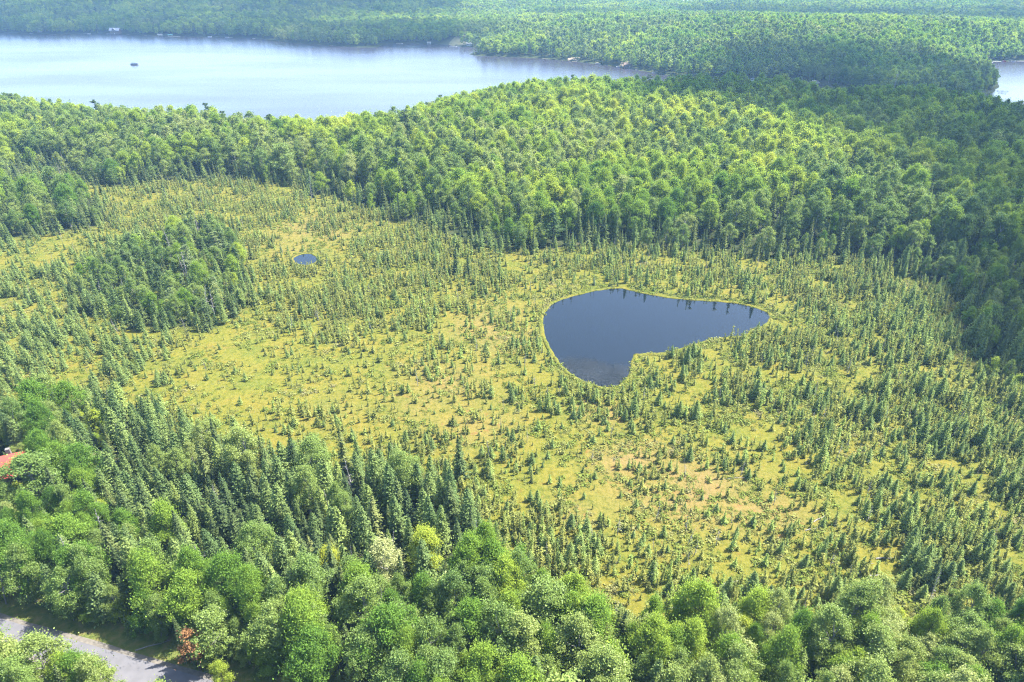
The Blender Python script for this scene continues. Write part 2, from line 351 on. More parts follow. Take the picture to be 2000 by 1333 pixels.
def bank(name, outline, width):
    """floating moss lip round the open water"""
    n = len(outline); a = outline; t = unit(np.roll(a, -1, 0) - np.roll(a, 1, 0)); nn = np.stack([t[:, 1], -t[:, 0]], -1)
    if sdist(a[:1] + nn[:1] * .5, a)[0] < 0: nn = -nn
    V = []
    for k, (off, z) in enumerate([(-.12, -.25), (0.0, .05), (.35, .20), (1.1, .26), (width, .12), (width + 1.2, -.35)]):
        w = off * (1 + .5 * (vnoise(a[:, 0], a[:, 1], 2.5, 40 + k) - .5)) if off > 0 else off
        p = a + nn * np.broadcast_to(w, (n,))[:, None]; zz = z + (vnoise(p[:, 0], p[:, 1], 1.1, 50 + k) - .5) * .12
        V.append(np.concatenate([p, zz[:, None]], -1))
    V = np.array(V); i = np.arange(6 * n).reshape(6, n)
    Fc = np.stack([i[:-1], np.roll(i[:-1], -1, 1), np.roll(i[1:], -1, 1), i[1:]], -1).reshape(-1, 4)
    me = make_mesh(name, V.reshape(-1, 3), Fc, [M['ground']], smooth_=True)
    at = me.attributes.new('rim', 'FLOAT', 'POINT'); at.data.foreach_set('value', np.zeros(6 * n, np.float32))
    tag(link(name, me), kind='structure')
bank('pond_bank', POND, 1.3); bank('small_pond_bank', PUDDLE, .9)

# ------------------------------------------------------------------ road
M['asphalt'] = plain('asphalt', (.085, .083, .09), .85, .14, .6)
M['gravel'] = plain('gravel', (.095, .085, .07), .95, .3, 1.5)
def strip(name, off0, off1, z0, z1, m, wob=0):
    t = unit(np.gradient(ROAD, axis=0)); nn = np.stack([-t[:, 1], t[:, 0]], -1)
    w = (vnoise(ROAD[:, 0], ROAD[:, 1], 3, 9) - .5) * wob
    A = ROAD + nn * off0; B = ROAD + nn * (off1 + np.sign(off1) * w)[:, None]
    V = np.concatenate([np.c_[A, np.full(len(A), z0)], np.c_[B, np.full(len(B), z1)]]); n = len(A)
    F = [[i, i + 1, n + i + 1, n + i] for i in range(n - 1)]
    return tag(link(name, make_mesh(name, V, F, [m])), kind='structure')
strip('road', -ROAD_W / 2, ROAD_W / 2, .20, .20, M['asphalt'])
strip('road_shoulder', ROAD_W / 2, ROAD_W / 2 + 1.0, .18, .03, M['gravel'], .4)
strip('road_shoulder', -ROAD_W / 2, -ROAD_W / 2 - 1.0, .18, .03, M['gravel'], .4)
print('ground', round(time.time() - T0, 1))

# ------------------------------------------------------------------ clouds, out of the frame overhead, whose shadows lie on the woods
M['cloud'], N_, L_, out_ = mat('cloud')
d_ = N_.new('ShaderNodeBsdfDiffuse'); t_ = N_.new('ShaderNodeBsdfTranslucent'); x_ = N_.new('ShaderNodeMixShader'); x_.inputs[0].default_value = .45
d_.inputs[0].default_value = t_.inputs[0].default_value = (.9, .91, .93, 1); L_.new(d_.outputs[0], x_.inputs[1]); L_.new(t_.outputs[0], x_.inputs[2]); tr_ = N_.new('ShaderNodeBsdfTransparent'); x2_ = N_.new('ShaderNodeMixShader'); x2_.inputs[0].default_value = .67; L_.new(x_.outputs[0], x2_.inputs[1]); L_.new(tr_.outputs[0], x2_.inputs[2]); L_.new(x2_.outputs[0], out_.inputs[0])
def cloud(spots, alt, seed):
    r_ = np.random.default_rng(seed); off = np.array([math.sin(R_(SUN_AZ)), math.cos(R_(SUN_AZ))]) * alt / math.tan(R_(SUN_EL))
    nu, nv = 26, 14; th = np.linspace(0, 2 * math.pi, nu, endpoint=False); ph = np.linspace(.05, math.pi - .05, nv)
    D = np.stack([np.outer(np.sin(ph), np.cos(th)), np.outer(np.sin(ph), np.sin(th)), np.outer(np.cos(ph), np.ones(nu))], -1)
    i = np.arange(nu * nv).reshape(nv, nu); F0 = np.stack([i[:-1], np.roll(i[:-1], -1, 1), np.roll(i[1:], -1, 1), i[1:]], -1).reshape(-1, 4)
    V, F = [], []
    for px, py, r in spots:
        g = ground(px, py, 10)
        for k in range(3):
            c = g + off + r_.normal(size=2) * r * .25 * (k > 0); rr = r * (1 if k == 0 else .55)
            w = 1 + .35 * (vnoise(D[..., 0] * 10 + 7 * k + px, D[..., 1] * 10 + D[..., 2] * 7 + py, 4.2, seed) - .5) * 2
            p = D * (rr * w)[..., None] * np.array([1, 1, np.where(True, .55, 1)]); p[..., 2] = np.where(p[..., 2] < 0, p[..., 2] * .35, p[..., 2])
            F.append(F0 + sum(len(a) for a in V)); V.append((p + np.array([c[0], c[1], alt])).reshape(-1, 3))
    tag(link('cloud', make_mesh('cloud', np.concatenate(V), np.concatenate(F), [M['cloud']], smooth_=True)), kind='structure')
cloud([(1330, 212, 55), (1450, 222, 70), (1600, 235, 80), (1780, 255, 90), (1950, 285, 90), (1620, 285, 42), (1850, 345, 52), (1980, 420, 45), (2060, 520, 40), (2080, 640, 32), (2120, 400, 70), (2160, 600, 50)], 900, 1)
cloud([(-150, 45, 200), (50, 45, 180), (250, 46, 170), (100, 22, 250), (400, 22, 260), (700, 28, 230)], 2400, 2)
cloud([(450, 52, 150), (640, 62, 130), (810, 64, 110)], 780, 5)
cloud([(1450, 128, 55), (1560, 130, 85), (1700, 132, 95), (1850, 150, 80)], 900, 3)
cloud([(1150, 38, 140), (1500, 36, 200), (1800, 45, 200), (2000, 40, 200)], 2500, 4)

# ------------------------------------------------------------------ tree shapes
def leaf_quads(c, n, size, rng, aspect=1.0, tangent=None):
    """little bent-diamond leaf sprays at c facing n"""
    N = len(c); t = rng.normal(size=(N, 3)) if tangent is None else tangent
    t = unit(t - n * (t * n).sum(-1, keepdims=True)); b = np.cross(n, t)
    s = np.broadcast_to(np.asarray(size, float), (N,))[:, None] * .5
    V = np.stack([c + t * s * aspect, c + b * s * .8 - n * s * .12, c - t * s * aspect, c - b * s * .8 - n * s * .12], 1)
    return V.reshape(-1, 3)
class Tree:
    def __init__(s): s.leaf = []; s.wood = MB()
    def crown_mesh(s, name, m):
        V = np.concatenate(s.leaf); F = np.arange(len(V)).reshape(-1, 4)
        return make_mesh(name, V, F, [m])
    def joined_mesh(s, name, m, wm):
        V = np.concatenate(s.leaf); F = [list(q) for q in np.arange(len(V)).reshape(-1, 4)]
        nl = len(F); o = len(V); Vw = np.array(s.wood.v) if s.wood.v else np.zeros((0, 3))
        F4 = np.arange(len(V)).reshape(-1, 4)
        Fw = np.array([q for q in s.wood.f if len(q) == 4], int).reshape(-1, 4) + o
        return make_mesh(name, np.concatenate([V, Vw]), np.concatenate([F4, Fw]), [m, wm], np.r_[np.zeros(nl, int), np.ones(len(Fw), int)])

def broadleaf(seed, H, R, base=.3, nclump=60, nleaf=200, ls=.32, peak=.8, tight=.3, spray=0.0, wood=True, twigs=0):
    rng = np.random.default_rng(seed); T = Tree()
    t = rng.random(nclump) ** .85; az = rng.random(nclump) * 2 * math.pi
    ph = rng.random(3) * 6.3
    prof = np.sin(np.pi * np.clip(.06 + .94 * t, 0, 1) ** peak) ** .65
    lob = 1 + .20 * np.sin(2 * az + ph[0]) + .14 * np.sin(3 * az + ph[1] + 3 * t) + .12 * np.sin(5 * az + ph[2] - 4 * t)
    cr = R * tight * (.65 + .7 * rng.random(nclump))
    rad = np.maximum(R * prof * lob * (.45 + .55 * rng.random(nclump) ** .5) - cr * .55, 0)
    zc = base * H + t * (H * (1 - base) - R * tight * .7) + rng.normal(size=nclump) * .25
    rad = rad * np.where(rng.random(nclump) < .12, 1.22, 1.0)
    C = np.stack([rad * np.cos(az), rad * np.sin(az), zc], -1)
    keep = np.ones(nclump, bool)            # notches where the light falls through
    for _ in range(4 if nclump > 40 else 1):
        a0, t0 = rng.random() * 6.283, .25 + .7 * rng.random()
        keep &= ~((np.abs((az - a0 + math.pi) % (2 * math.pi) - math.pi) < .42) & (np.abs(t - t0) < .13))
    C, az, t, cr, prof = C[keep], az[keep], t[keep], cr[keep], prof[keep]; nclump = len(C)
    axis = unit(np.stack([np.cos(az) * prof, np.sin(az) * prof, .35 + 1.1 * t], -1))
    per = np.maximum((nleaf * (cr / cr.mean()) ** 1.6).astype(int), 4)
    idx = np.repeat(np.arange(nclump), per); n = len(idx)
    d = unit(rng.normal(size=(n, 3))); dot = (d * axis[idx]).sum(-1, keepdims=True)
    d = unit(d + axis[idx] * np.where(dot < -.1, -1.6 * dot + .2, .15))
    rr = cr[idx] * (.35 + .65 * rng.random(n) ** .45)
    pos = C[idx] + d * rr[:, None] * np.array([1, 1, .8])
    loose = rng.random(n) < .42
    ga = rng.normal(size=(n, 3)) * np.array([.70, .70, .45]) + axis[idx] * (rng.normal(size=n) * .45 + .15)[:, None]
    pos = np.where(loose[:, None], C[idx] + ga * cr[idx][:, None], pos)
    if spray:     # shoots that stick out of the crown
        pos = pos + axis[idx] * (rng.random(n) ** 3 * spray * R)[:, None]
    nor = unit(.55 * d + np.array([0, 0, .45]) + .75 * rng.normal(size=(n, 3)))
    T.leaf.append(leaf_quads(pos, nor, ls * (.6 + .8 * rng.random(n)), rng, 1.25))
    if wood:
        lean = rng.normal(size=2) * .02 * H
        top = base * H + .55 * H * (1 - base)
        r0 = .018 * H + .05
        spine = [np.array([lean[0] * (z / top) ** 2, lean[1] * (z / top) ** 2, z]) for z in np.linspace(-.4, top, 6)]
        T.wood.tube(spine, np.linspace(r0, r0 * .35, 6), 6)
        for k in rng.choice(nclump, min(nclump, 12 + twigs), replace=False):
            e = C[k]; z0 = max(base * H * .75, min(top * .95, e[2] - .35 * np.hypot(e[0], e[1]) - .8)); s0 = np.array([lean[0] * (z0 / top) ** 2, lean[1] * (z0 / top) ** 2, z0])
            mid = s0 * .5 + e * .5 + np.array([0, 0, -.06 * np.hypot(e[0], e[1])])
            T.wood.tube([s0, mid, e], [r0 * .32, r0 * .2, r0 * .07], 4, cap=False)
    return T

def conifer(seed, H, R, base=.06, whorls=26, nb=6, nq=6, droop=.25, p=.85, qw=.5, ls=1.0, soft=0.0, club=0.0, gaps=0.1, dead=0, wood=True):
    rng = np.random.default_rng(seed); T = Tree()
    z0 = base * H
    f = (np.arange(whorls) + rng.random(whorls) * .6) / whorls          # 0 at the bottom whorl, 1 at the tip
    f = f ** .93
    w = np.repeat(np.arange(whorls), nb); keep = rng.random(len(w)) > gaps; w = w[keep]; nB = len(w)
    az = rng.random(nB) * 2 * math.pi; fz = np.clip(f[w] + rng.normal(size=nB) * .012, 0, 1)
    side = 1 + .16 * np.sin(az + rng.random() * 6.3)
    L = R * (1 - fz) ** p * side * (.62 + .5 * rng.random(nB)) + .05 * R
    if club: L = L * (1 + club * np.exp(-((fz - .86) / .08) ** 2)) * (1 - .35 * np.exp(-((fz - .66) / .12) ** 2))
    zb = z0 + fz * (H - z0) * .97
    up = (-droop + (droop + .75) * fz ** 1.6) + rng.normal(size=nB) * .09
    j = np.repeat(np.arange(nB), nq); s = (np.tile(np.arange(nq), nB) + .35 + .5 * rng.random(nB * nq)) / nq
    dirh = np.stack([np.cos(az[j]), np.sin(az[j]), np.zeros(len(j))], -1)
    Lj = L[j]; rad = s * Lj
    pos = dirh * rad[:, None]; pos[:, 2] = zb[j] + rad * up[j] + .10 * Lj * s * s
    side_v = np.stack([-np.sin(az[j]), np.cos(az[j]), np.zeros(len(j))], -1)
    pos += side_v * (rng.normal(size=len(j)) * .20 * Lj * (1.1 - s))[:, None] + rng.normal(size=pos.shape) * (.03 + .06 * soft) * np.maximum(Lj, .3)[:, None]
    nor = unit(np.array([0, 0, 1.0]) + .35 * dirh + (.35 + .6 * soft) * rng.normal(size=pos.shape))
    tang = unit(dirh + np.array([0, 0, 1]) * up[j][:, None] + .5 * rng.normal(size=pos.shape))
    size = np.maximum(qw * Lj * (1.15 - .55 * s), .10 * R) * (.7 + .6 * rng.random(len(j))) * ls
    T.leaf.append(leaf_quads(pos, nor, size, rng, 1.35, tang))
    k = 10; zz = H * (1 - .05 * rng.random(k))
    T.leaf.append(leaf_quads(np.stack([rng.normal(size=k) * .02 * R, rng.normal(size=k) * .02 * R, zz], -1), unit(rng.normal(size=(k, 3)) * [1, 1, .2]), .16 * R + .05, rng, 2.0, np.tile([[0, 0, 1.0]], (k, 1)) + .1 * rng.normal(size=(k, 3))))
    if wood:
        r0 = .012 * H + .03
        T.wood.tube([(0, 0, -.3), (0, 0, H * .45), (0, 0, H * .96)], [r0, r0 * .65, r0 * .12], 5, cap=False)
        for _ in range(dead):
            a = rng.random() * 6.3; z = z0 * (.2 + .9 * rng.random()); l = R * (.4 + .6 * rng.random())
            T.wood.tube([(0, 0, z), (l * math.cos(a), l * math.sin(a), z - .05 * l)], [r0 * .25, r0 * .08], 3, cap=False)
    return T
def pine(seed, H, R, n1=30, nleaf=150, ls=.35):
    """white pine: tiers of flat plates of needles, uneven"""
    rng = np.random.default_rng(seed); T = Tree(); r0 = .018 * H + .05
    T.wood.tube([(0, 0, -.3), (.1, 0, H * .5), (0, .1, H * .95)], [r0, r0 * .6, r0 * .15], 6, cap=False)
    for k in range(n1):
        f = .25 + .75 * (k + rng.random()) / n1; a = rng.random() * 6.3; l = R * (1.15 - f) ** .6 * (.45 + .75 * rng.random()); z = f * H
        e = np.array([l * math.cos(a), l * math.sin(a), min(z + l * (.05 + .3 * f), H)])
        T.wood.tube([(0, 0, z), e * .6 + np.array([0, 0, z * .4]), e], [r0 * .3, r0 * .2, r0 * .08], 3, cap=False)
        m = int(nleaf * (.5 + l / R)); s = .25 + .75 * rng.random(m) ** .7
        c = np.array([0, 0, z]) * (1 - s)[:, None] + e * s[:, None] + rng.normal(size=(m, 3)) * np.array([.22, .22, .07]) * l * .9 + rng.normal(size=(m, 3)) * .12
        T.leaf.append(leaf_quads(c, unit(np.array([0, 0, .8]) + .6 * rng.normal(size=(m, 3))), ls * (.6 + .8 * rng.random(m)), rng, 1.6))
    return T
def snag(seed, H, nb=22, lean=.05, stub=False):
    rng = np.random.default_rng(seed); T = Tree(); r0 = .013 * H + .06
    lx, ly = rng.normal(size=2) * lean * H
    sp = [np.array([lx * t * t, ly * t * t, H * t - .3 * (t == 0)]) for t in np.linspace(0, 1, 6)]
    T.wood.tube(sp, np.linspace(r0, r0 * .2, 6), 6)
    for _ in range(nb):
        t = .25 + .72 * rng.random(); a = rng.random() * 6.3; l = H * .17 * (1.15 - t) * (.4 + rng.random()) * (.5 if stub else 1)
        p = np.array([lx * t * t, ly * t * t, H * t]); e = p + np.array([l * math.cos(a), l * math.sin(a), l * rng.normal() * .25 + l * .15])
        m = (p + e) / 2 + rng.normal(size=3) * .06 * l; T.wood.tube([p, m, e], [r0 * .3, r0 * .18, r0 * .06], 3, cap=False)
        if l > 1 and not stub:
            for _ in range(2):
                e2 = m + rng.normal(size=3) * .35 * l; T.wood.tube([m, e2], [r0 * .13, r0 * .04], 3, cap=False)
    return T
def shrub(seed, R, H, n=70, ls=.22):
    rng = np.random.default_rng(seed); T = Tree()
    d = unit(rng.normal(size=(n, 3))); d[:, 2] = np.abs(d[:, 2])
    lob = 1 + .35 * np.sin(3 * np.arctan2(d[:, 1], d[:, 0]) + rng.random() * 6)
    pos = d * np.array([R, R, H]) * (.45 + .55 * rng.random(n) ** .5)[:, None] * lob[:, None]
    T.leaf.append(leaf_quads(pos, unit(d * .5 + np.array([0, 0, .5]) + .7 * rng.normal(size=(n, 3))), ls * (.6 + .8 * rng.random(n)), rng, 1.2))
    return T

# unit heights: every shape is built at its nominal height and scaled when placed
KINDS = {   # near shapes, mid shapes, far shapes, leaf material, wood material, nominal height
    'maple': dict(near=[broadleaf(11 + k, 15, 4.9, .17, 96, 230, .27, [.8, .7, .95, .8, .65][k], .24, .12, twigs=14) for k in range(5)],
                  mid=[broadleaf(31 + k, 15, 4.9, .12, 64, 90, .46, [.8, .7, .95, .8, .65][k], .27, .10) for k in range(5)],
                  far=[broadleaf(51 + k, 15, 4.9, .22, 22, 30, 1.1, .80, .36, .05, wood=False) for k in range(4)], leaf='maple', wood='bark', H=15),
    'aspen': dict(near=[broadleaf(111 + k, 15, 3.6, .16, 100, 190, .22, [.95, .85, 1.1, .8, 1.0][k], .23, .08, twigs=8) for k in range(5)],
                  mid=[broadleaf(131 + k, 15, 3.6, .12, 60, 80, .40, [.95, .85, 1.1, .8, 1.0][k], .27, .08) for k in range(5)],
                  far=[broadleaf(151 + k, 15, 3.6, .20, 20, 28, .95, .95, .36, .05, wood=False) for k in range(4)], leaf='aspen', wood='birch', H=15),
    'spruce': dict(near=[conifer(211 + k, 12, 2.1, .05, 34, 8, 7, .30, .85, .34) for k in range(5)],
                   mid=[conifer(231 + k, 12, 2.1, .05, 22, 7, 4, .30, .85, .45) for k in range(4)],
                   far=[conifer(251 + k, 12, 2.2, .05, 9, 6, 2, .30, .85, .8, wood=False) for k in range(3)], leaf='spruce', wood='bark', H=12),
    'larch': dict(near=[conifer(311 + k, 13, 2.5, .08, 44, 9, 8, .10, .72, .26, soft=.7) for k in range(5)],
                  mid=[conifer(331 + k, 13, 2.5, .08, 26, 8, 4, .10, .72, .42, soft=.7) for k in range(4)],
                  far=[conifer(351 + k, 13, 2.5, .08, 9, 6, 3, .10, .72, .75, soft=.7, wood=False) for k in range(3)], leaf='larch', wood='bark', H=13),
    'bogspruce': dict(near=[conifer(411 + k, 5, [.85, .75, 1.05, .7, .95, 1.25, .8, .9][k], [.05, .14, .03, .2, .08, .02, .25, .1][k], 24, 7, 4, .30, [.55, .5, .7, .45, .6, .75, .45, .6][k], .48, soft=.45, club=[.5, .9, .2, 1.1, .5, .1, 1.2, .6][k], gaps=.16, dead=8) for k in range(8)],
                      mid=[conifer(431 + k, 5, [.85, .75, 1.1, .7, .95, 1.3][k], [.05, .12, .03, .18, .06, .02][k], 13, 6, 3, .30, [.55, .5, .7, .45, .6, .75][k], .68, soft=.45, club=[.5, .9, .2, 1.1, .5, .1][k], gaps=.12) for k in range(6)],
                      far=[], leaf='bogspruce', wood='bark', H=5),
    'pine': dict(near=[pine(511 + k, 16, 4.2) for k in range(3)], mid=[pine(531 + k, 16, 4.2, 20, 70, .6) for k in range(2)], far=[], leaf='pine', wood='bark', H=16),
    'snag': dict(near=[snag(611 + k, 9) for k in range(5)], mid=[snag(621 + k, 9, 12) for k in range(3)], far=[], leaf='dead', wood='dead', H=9),
    'shrub': dict(near=[], mid=[shrub(711 + k, .7, .6, 60, .24) for k in range(5)], far=[], leaf='shrub', wood='bark', H=.6),
}
print('shapes', round(time.time() - T0, 1))
for kn, K in KINDS.items():
    K['near_me'] = [((T.crown_mesh(kn + '_crown', M[K['leaf']]) if T.leaf else None), T.wood.mesh(kn + '_trunk', M[K['wood']])) for T in K['near']]
    K['near_one'] = [T.joined_mesh(kn + '_tree', M[K['leaf']], M[K['wood']]) if T.leaf else T.wood.mesh(kn + '_tree', M[K['wood']]) for T in K['near']]
    K['stuff_ob'] = []
    for T in K['mid'] + K['far']:
        me = T.joined_mesh(kn + '_shape', M[K['leaf']], M[K['wood']]) if T.leaf else T.wood.mesh(kn + '_shape', M[K['wood']])
        K['stuff_ob'].append(bpy.data.objects.new(kn + '_shape', me))
    K['n_mid'], K['n_far'] = len(K['mid']), len(K['far'])
print('meshes', round(time.time() - T0, 1))

# ------------------------------------------------------------------ where trees stand
rng = np.random.default_rng(2024)
PLANTS = {k: [] for k in KINDS}           # rows: x, y, z, height, width factor, rot, tint, lean x, lean y
def jitter_grid(x0, x1, y0, y1, s, rng):
    nx, ny = int((x1 - x0) / s) + 1, int((y1 - y0) / (s * .87)) + 1
    gx, gy = np.meshgrid(np.arange(nx), np.arange(ny))
    x = x0 + (gx + .5 * (gy % 2)) * s; y = y0 + gy * s * .87
    return np.stack([x.ravel(), y.ravel()], -1) + (rng.random((nx * ny, 2)) - .5) * s * .75
def in_wedge(P, margin=30): return np.abs(P[:, 0]) < .80 * np.maximum(P[:, 1], 0) + 45 + margin * .5
FEN = jitter_grid(-170, 170, 60, 500, 1, rng)[:0]
HEROES = []     # (x, y, radius) kept clear for trees placed one by one

def px_in(P, poly):
    u, v, _ = project(np.c_[P, np.zeros(len(P))]); return sdist(np.stack([u, v], -1), np.array(poly, float)) < 0

# trees and gaps placed one by one: pixel of the base, kind, height, width, tint, label
hero_rows = [
    (88, 992, 'aspen', 15, 1.7, .35, 'huge round grey-green broadleaf tree beside the red roof', 'broadleaf tree'),
    (378, 545, 'pine', 14, .9, .95, 'tallest pale white pine at the top of the tree island', 'pine'),
    (345, 622, 'pine', 11.5, .9, .8, 'pale grey-green pine in the middle of the tree island front', 'pine'),
    (425, 590, 'pine', 10, .9, .9, 'pale pine on the right flank of the tree island', 'pine'),
    (290, 600, 'aspen', 9, 1.2, .7, 'pale rounded birch in the heart of the tree island', 'birch'),
    (230, 610, 'larch', 10, 1.3, .2, 'dark wide conifer on the left end of the tree island', 'conifer'),
    (835, 1120, 'maple', 12, .95, .8, 'brightest lime green maple at the edge of the lower conifer stand', 'maple'),
    (760, 1140, 'aspen', 12, 1.3, 1.0, 'whitish green broadleaf tree left of the brightest lime maple', 'broadleaf tree'),
    (648, 1125, 'maple', 8, .9, .95, 'small lime maple tucked under the tall tamaracks', 'maple'),
    (425, 1290, 'aspen', 13, 1.25, .6, 'green broadleaf tree whose left side is covered by rusty branches', 'broadleaf tree'),
    (1060, 1235, 'aspen', 14, 1.5, .55, 'broad spreading tree with its dark forked trunk showing underneath', 'broadleaf tree'),
    (368, 1285, 'spruce', 11, .75, .3, 'narrow dark fir at the road verge next to the rusty tree', 'fir'),
    (386, 1292, 'spruce', 10, .75, .5, 'second narrow fir hugging the rusty tree from the left', 'fir'),
    (690, 1352, 'spruce', 9, 1.0, .9, 'bluish fir at the bottom edge among round broadleaf trees', 'fir'),
    (900, 935, 'spruce', 13, 1.0, .3, 'tall dark spruce at the tip of the lower conifer stand', 'spruce'),
    (165, 1150, 'larch', 15, 1.2, .6, 'big feathery tamarack beside the white dead branches', 'tamarack'),
    (890, 535, 'spruce', 12, 1.2, .5, 'dense spruce group leader standing out above the bog trees', 'spruce'),
    (915, 540, 'spruce', 10, 1.1, .4, 'shorter spruce just right of the bog group leader', 'spruce'),
    (870, 540, 'spruce', 9, 1.0, .6, 'slim spruce just left of the bog group leader', 'spruce'),
    (1207, 238, 'aspen', 21, .9, .75, 'lone tall pale tree rising above the ridge against the lake channel', 'broadleaf tree'),
    (1060, 232, 'aspen', 20, 1.7, .55, 'broad pale crown topping the ridge in front of the lake', 'broadleaf tree'),
    (555, 345, 'aspen', 20, 1.8, .6, 'large spreading grey-green tree towering over the far bog edge', 'broadleaf tree'),
    (520, 350, 'aspen', 17, 1.4, .45, 'grey-green tree to the left of the large spreading one', 'broadleaf tree'),
    (1070, 800, 'larch', 6, 1.3, .9, 'largest soft green tamarack in the clump below the pond', 'tamarack'),
    (1055, 803, 'larch', 4.5, 1.2, .8, 'left tamarack of the clump below the pond', 'tamarack'),
    (1118, 800, 'larch', 4.5, 1.3, .7, 'right-hand tamarack set apart from the clump below the pond', 'tamarack'),
    (1090, 808, 'larch', 4, 1.3, 1.0, 'low bushy tamarack at the foot of the clump below the pond', 'tamarack'),
    (1222, 553, 'larch', 7, 1.0, .7, 'tallest tamarack on the far bank left of the pond notch', 'tamarack'),
    (1262, 558, 'larch', 7.5, .9, .5, 'tamarack mirrored in the upper middle of the pond', 'tamarack'),
    (1243, 560, 'bogspruce', 4.5, 1.1, .3, 'short spruce between the two mirrored tamaracks', 'spruce'),
    (1350, 577, 'bogspruce', 6, 1.0, .2, 'slim spruce on the far bank mirrored in the pond', 'spruce'),
    (1398, 581, 'bogspruce', 5.5, 1.2, .4, 'spruce on the far bank mirrored near the right end of the pond', 'spruce'),
    (1425, 584, 'bogspruce', 6.5, 1.0, .1, 'taller dark spruce right of the mirrored spruces on the far bank', 'spruce'),
    (1470, 592, 'larch', 6.5, 1.0, .5, 'tamarack on the bank above the right tip of the pond', 'tamarack'),
    (885, 1000, 'larch', 13, 1.0, .2, 'feathery tamarack on the right edge of the lower stand', 'tamarack'),
    (765, 1000, 'larch', 14, 1.1, .3, 'full blue-green tamarack in the middle of the lower conifer stand', 'tamarack'),
    (1440, 1262, 'maple', 8, 1.1, .85, 'yellow-lime young maple at the lower edge of the bog', 'maple'),
    (1665, 1075, 'bogspruce', 10, .9, .3, 'tall leaning bog spruce, the highest in the lower right', 'spruce'),
    (1655, 1100, 'bogspruce', 5.5, 1.5, .1, 'dark bushy spruce at the foot of the tall leaning one', 'spruce'),
    (1815, 1150, 'spruce', 8.5, 1.1, .3, 'dark cone-shaped spruce standing beside the grey dead trunk', 'spruce'),
    (885, 830, 'bogspruce', 3.2, 1.9, .0, 'dark squat spruce alone on the open moss', 'spruce'),
    (1245, 800, 'bogspruce', 5, 1.6, .4, 'full spruce at the near tip of the pond', 'spruce'),
    (1215, 795, 'bogspruce', 6, 1.3, .6, 'pointed spruce just left of the full one at the pond tip', 'spruce'),
    (25, 1325, 'aspen', 12, 1.3, .8, 'pale leafy tree top in the bottom corner covering the road start', 'birch'),
    (105, 1345, 'aspen', 13, 1.3, .7, 'full green tree top between the road and the bottom corner', 'birch'),
    (200, 1375, 'aspen', 12, 1.0, .75, 'slender tree top rising in front of the middle of the road', 'birch'),
    (-40, 1310, 'maple', 12, 1.1, .3, 'dark tree top at the extreme bottom corner', 'maple'),
    (60, 1395, 'aspen', 13, 1.1, .5, 'tree crown filling the bottom corner under the road', 'birch'),
    (265, 1405, 'aspen', 10, .9, .6, 'small crown cut by the bottom edge beside the road', 'birch'),
    (150, 1352, 'maple', 10, .9, .55, 'bright green tree top hiding the near edge of the road', 'maple'),
    (-15, 1290, 'aspen', 9, 1.1, .7, 'low pale tree where the road leaves the picture', 'birch'),
    (330, 1420, 'aspen', 11, 1.0, .7, 'leafy crown at the bottom edge just right of the road bend', 'birch'),
    (440, 1345, 'maple', 7, .8, .7, 'sunlit small maple top at the roadside in the bottom corner', 'maple'),
]
for px, py, kn, h, wf, tint, lab, cat in hero_rows:
    x, y = ground(px, py); HEROES.append((x, y, (KINDS[kn]['near'] and 1) * h * .14 * wf * (1.6 if kn in ('maple', 'aspen') else 1)))
hero_xy = np.array(HEROES)
HOUSE = ground(4, 938)
PINKHOUSE = ground(190, 262, 4)
CLEAR = [(HOUSE[0], HOUSE[1], 9), (*ground(5, 985), 7.5), (*ground(-45, 990), 7), (PINKHOUSE[0], PINKHOUSE[1], 9), (*ground(705, 1105), 3), (*ground(895, 86, LAKE_Z), 26), (*ground(225, 63, LAKE_Z + 3), 16)]
def keep_clear(P, r=1.0):
    k = np.ones(len(P), bool)
    for x, y, rr in HEROES + CLEAR: k &= np.hypot(P[:, 0] - x, P[:, 1] - y) > rr * r
    return k

# --- bog: how thickly the small spruces stand, read in cells of 100 pixels from (0, 350)
DENS = ["00566656600000000000", "33777447876666678990", "66777778655555667899", "65321345435455677899", "65653444334578888899", "77777666654434566799", "88888888877643237899", "88888888888765566899", "88888888888888888888"]
DENS = np.array([[int(c) for c in r] for r in DENS], float)
def dens_at(P):
    u, v, _ = project(np.c_[P, np.zeros(len(P))])
    gx = np.clip(u / 100 - .5, 0, 18.999); gy = np.clip((v - 350) / 100 - .5, 0, 7.999)
    ix, iy = gx.astype(int), gy.astype(int); fx, fy = gx - ix, gy - iy
    return (DENS[iy, ix] * (1 - fx) + DENS[iy, ix + 1] * fx) * (1 - fy) + (DENS[iy + 1, ix] * (1 - fx) + DENS[iy + 1, ix + 1] * fx) * fy, u, v
def add(kind, P, h, wf, tint, lean=.03):
    n = len(P)
    if n == 0: return
    z = terrain(P)[0] - .05
    PLANTS[kind].append(np.stack([P[:, 0], P[:, 1], z, np.broadcast_to(h, n), np.broadcast_to(wf, n), rng.random(n) * 6.283, np.clip(np.broadcast_to(tint, n), 0, 1), rng.normal(size=n) * lean, rng.normal(size=n) * lean], -1))
P = jitter_grid(-330, 330, 70, 520, 1.42, rng); P = P[in_wedge(P)]
db = sdist(P, BOG); dp = np.minimum(sdist(P, POND), sdist(P, PUDDLE)); isl = sdist(P, ISLAND)
k = (db < 1) & (dp > 1.6) & (isl > -1); P, db, dp, isl = P[k], db[k], dp[k], isl[k]
d, u, v = dens_at(P)
clump = fbm(P[:, 0], P[:, 1], 11, 5, 3)
prob = (d / 9) ** 1.15 * np.clip(.55 + (clump - .44) * 3.2, .22, 1.25) * .78
prob = np.maximum(prob, .03) * smooth(1.2, 4.5, dp + 1.5 * (vnoise(P[:, 0], P[:, 1], 4, 8)))
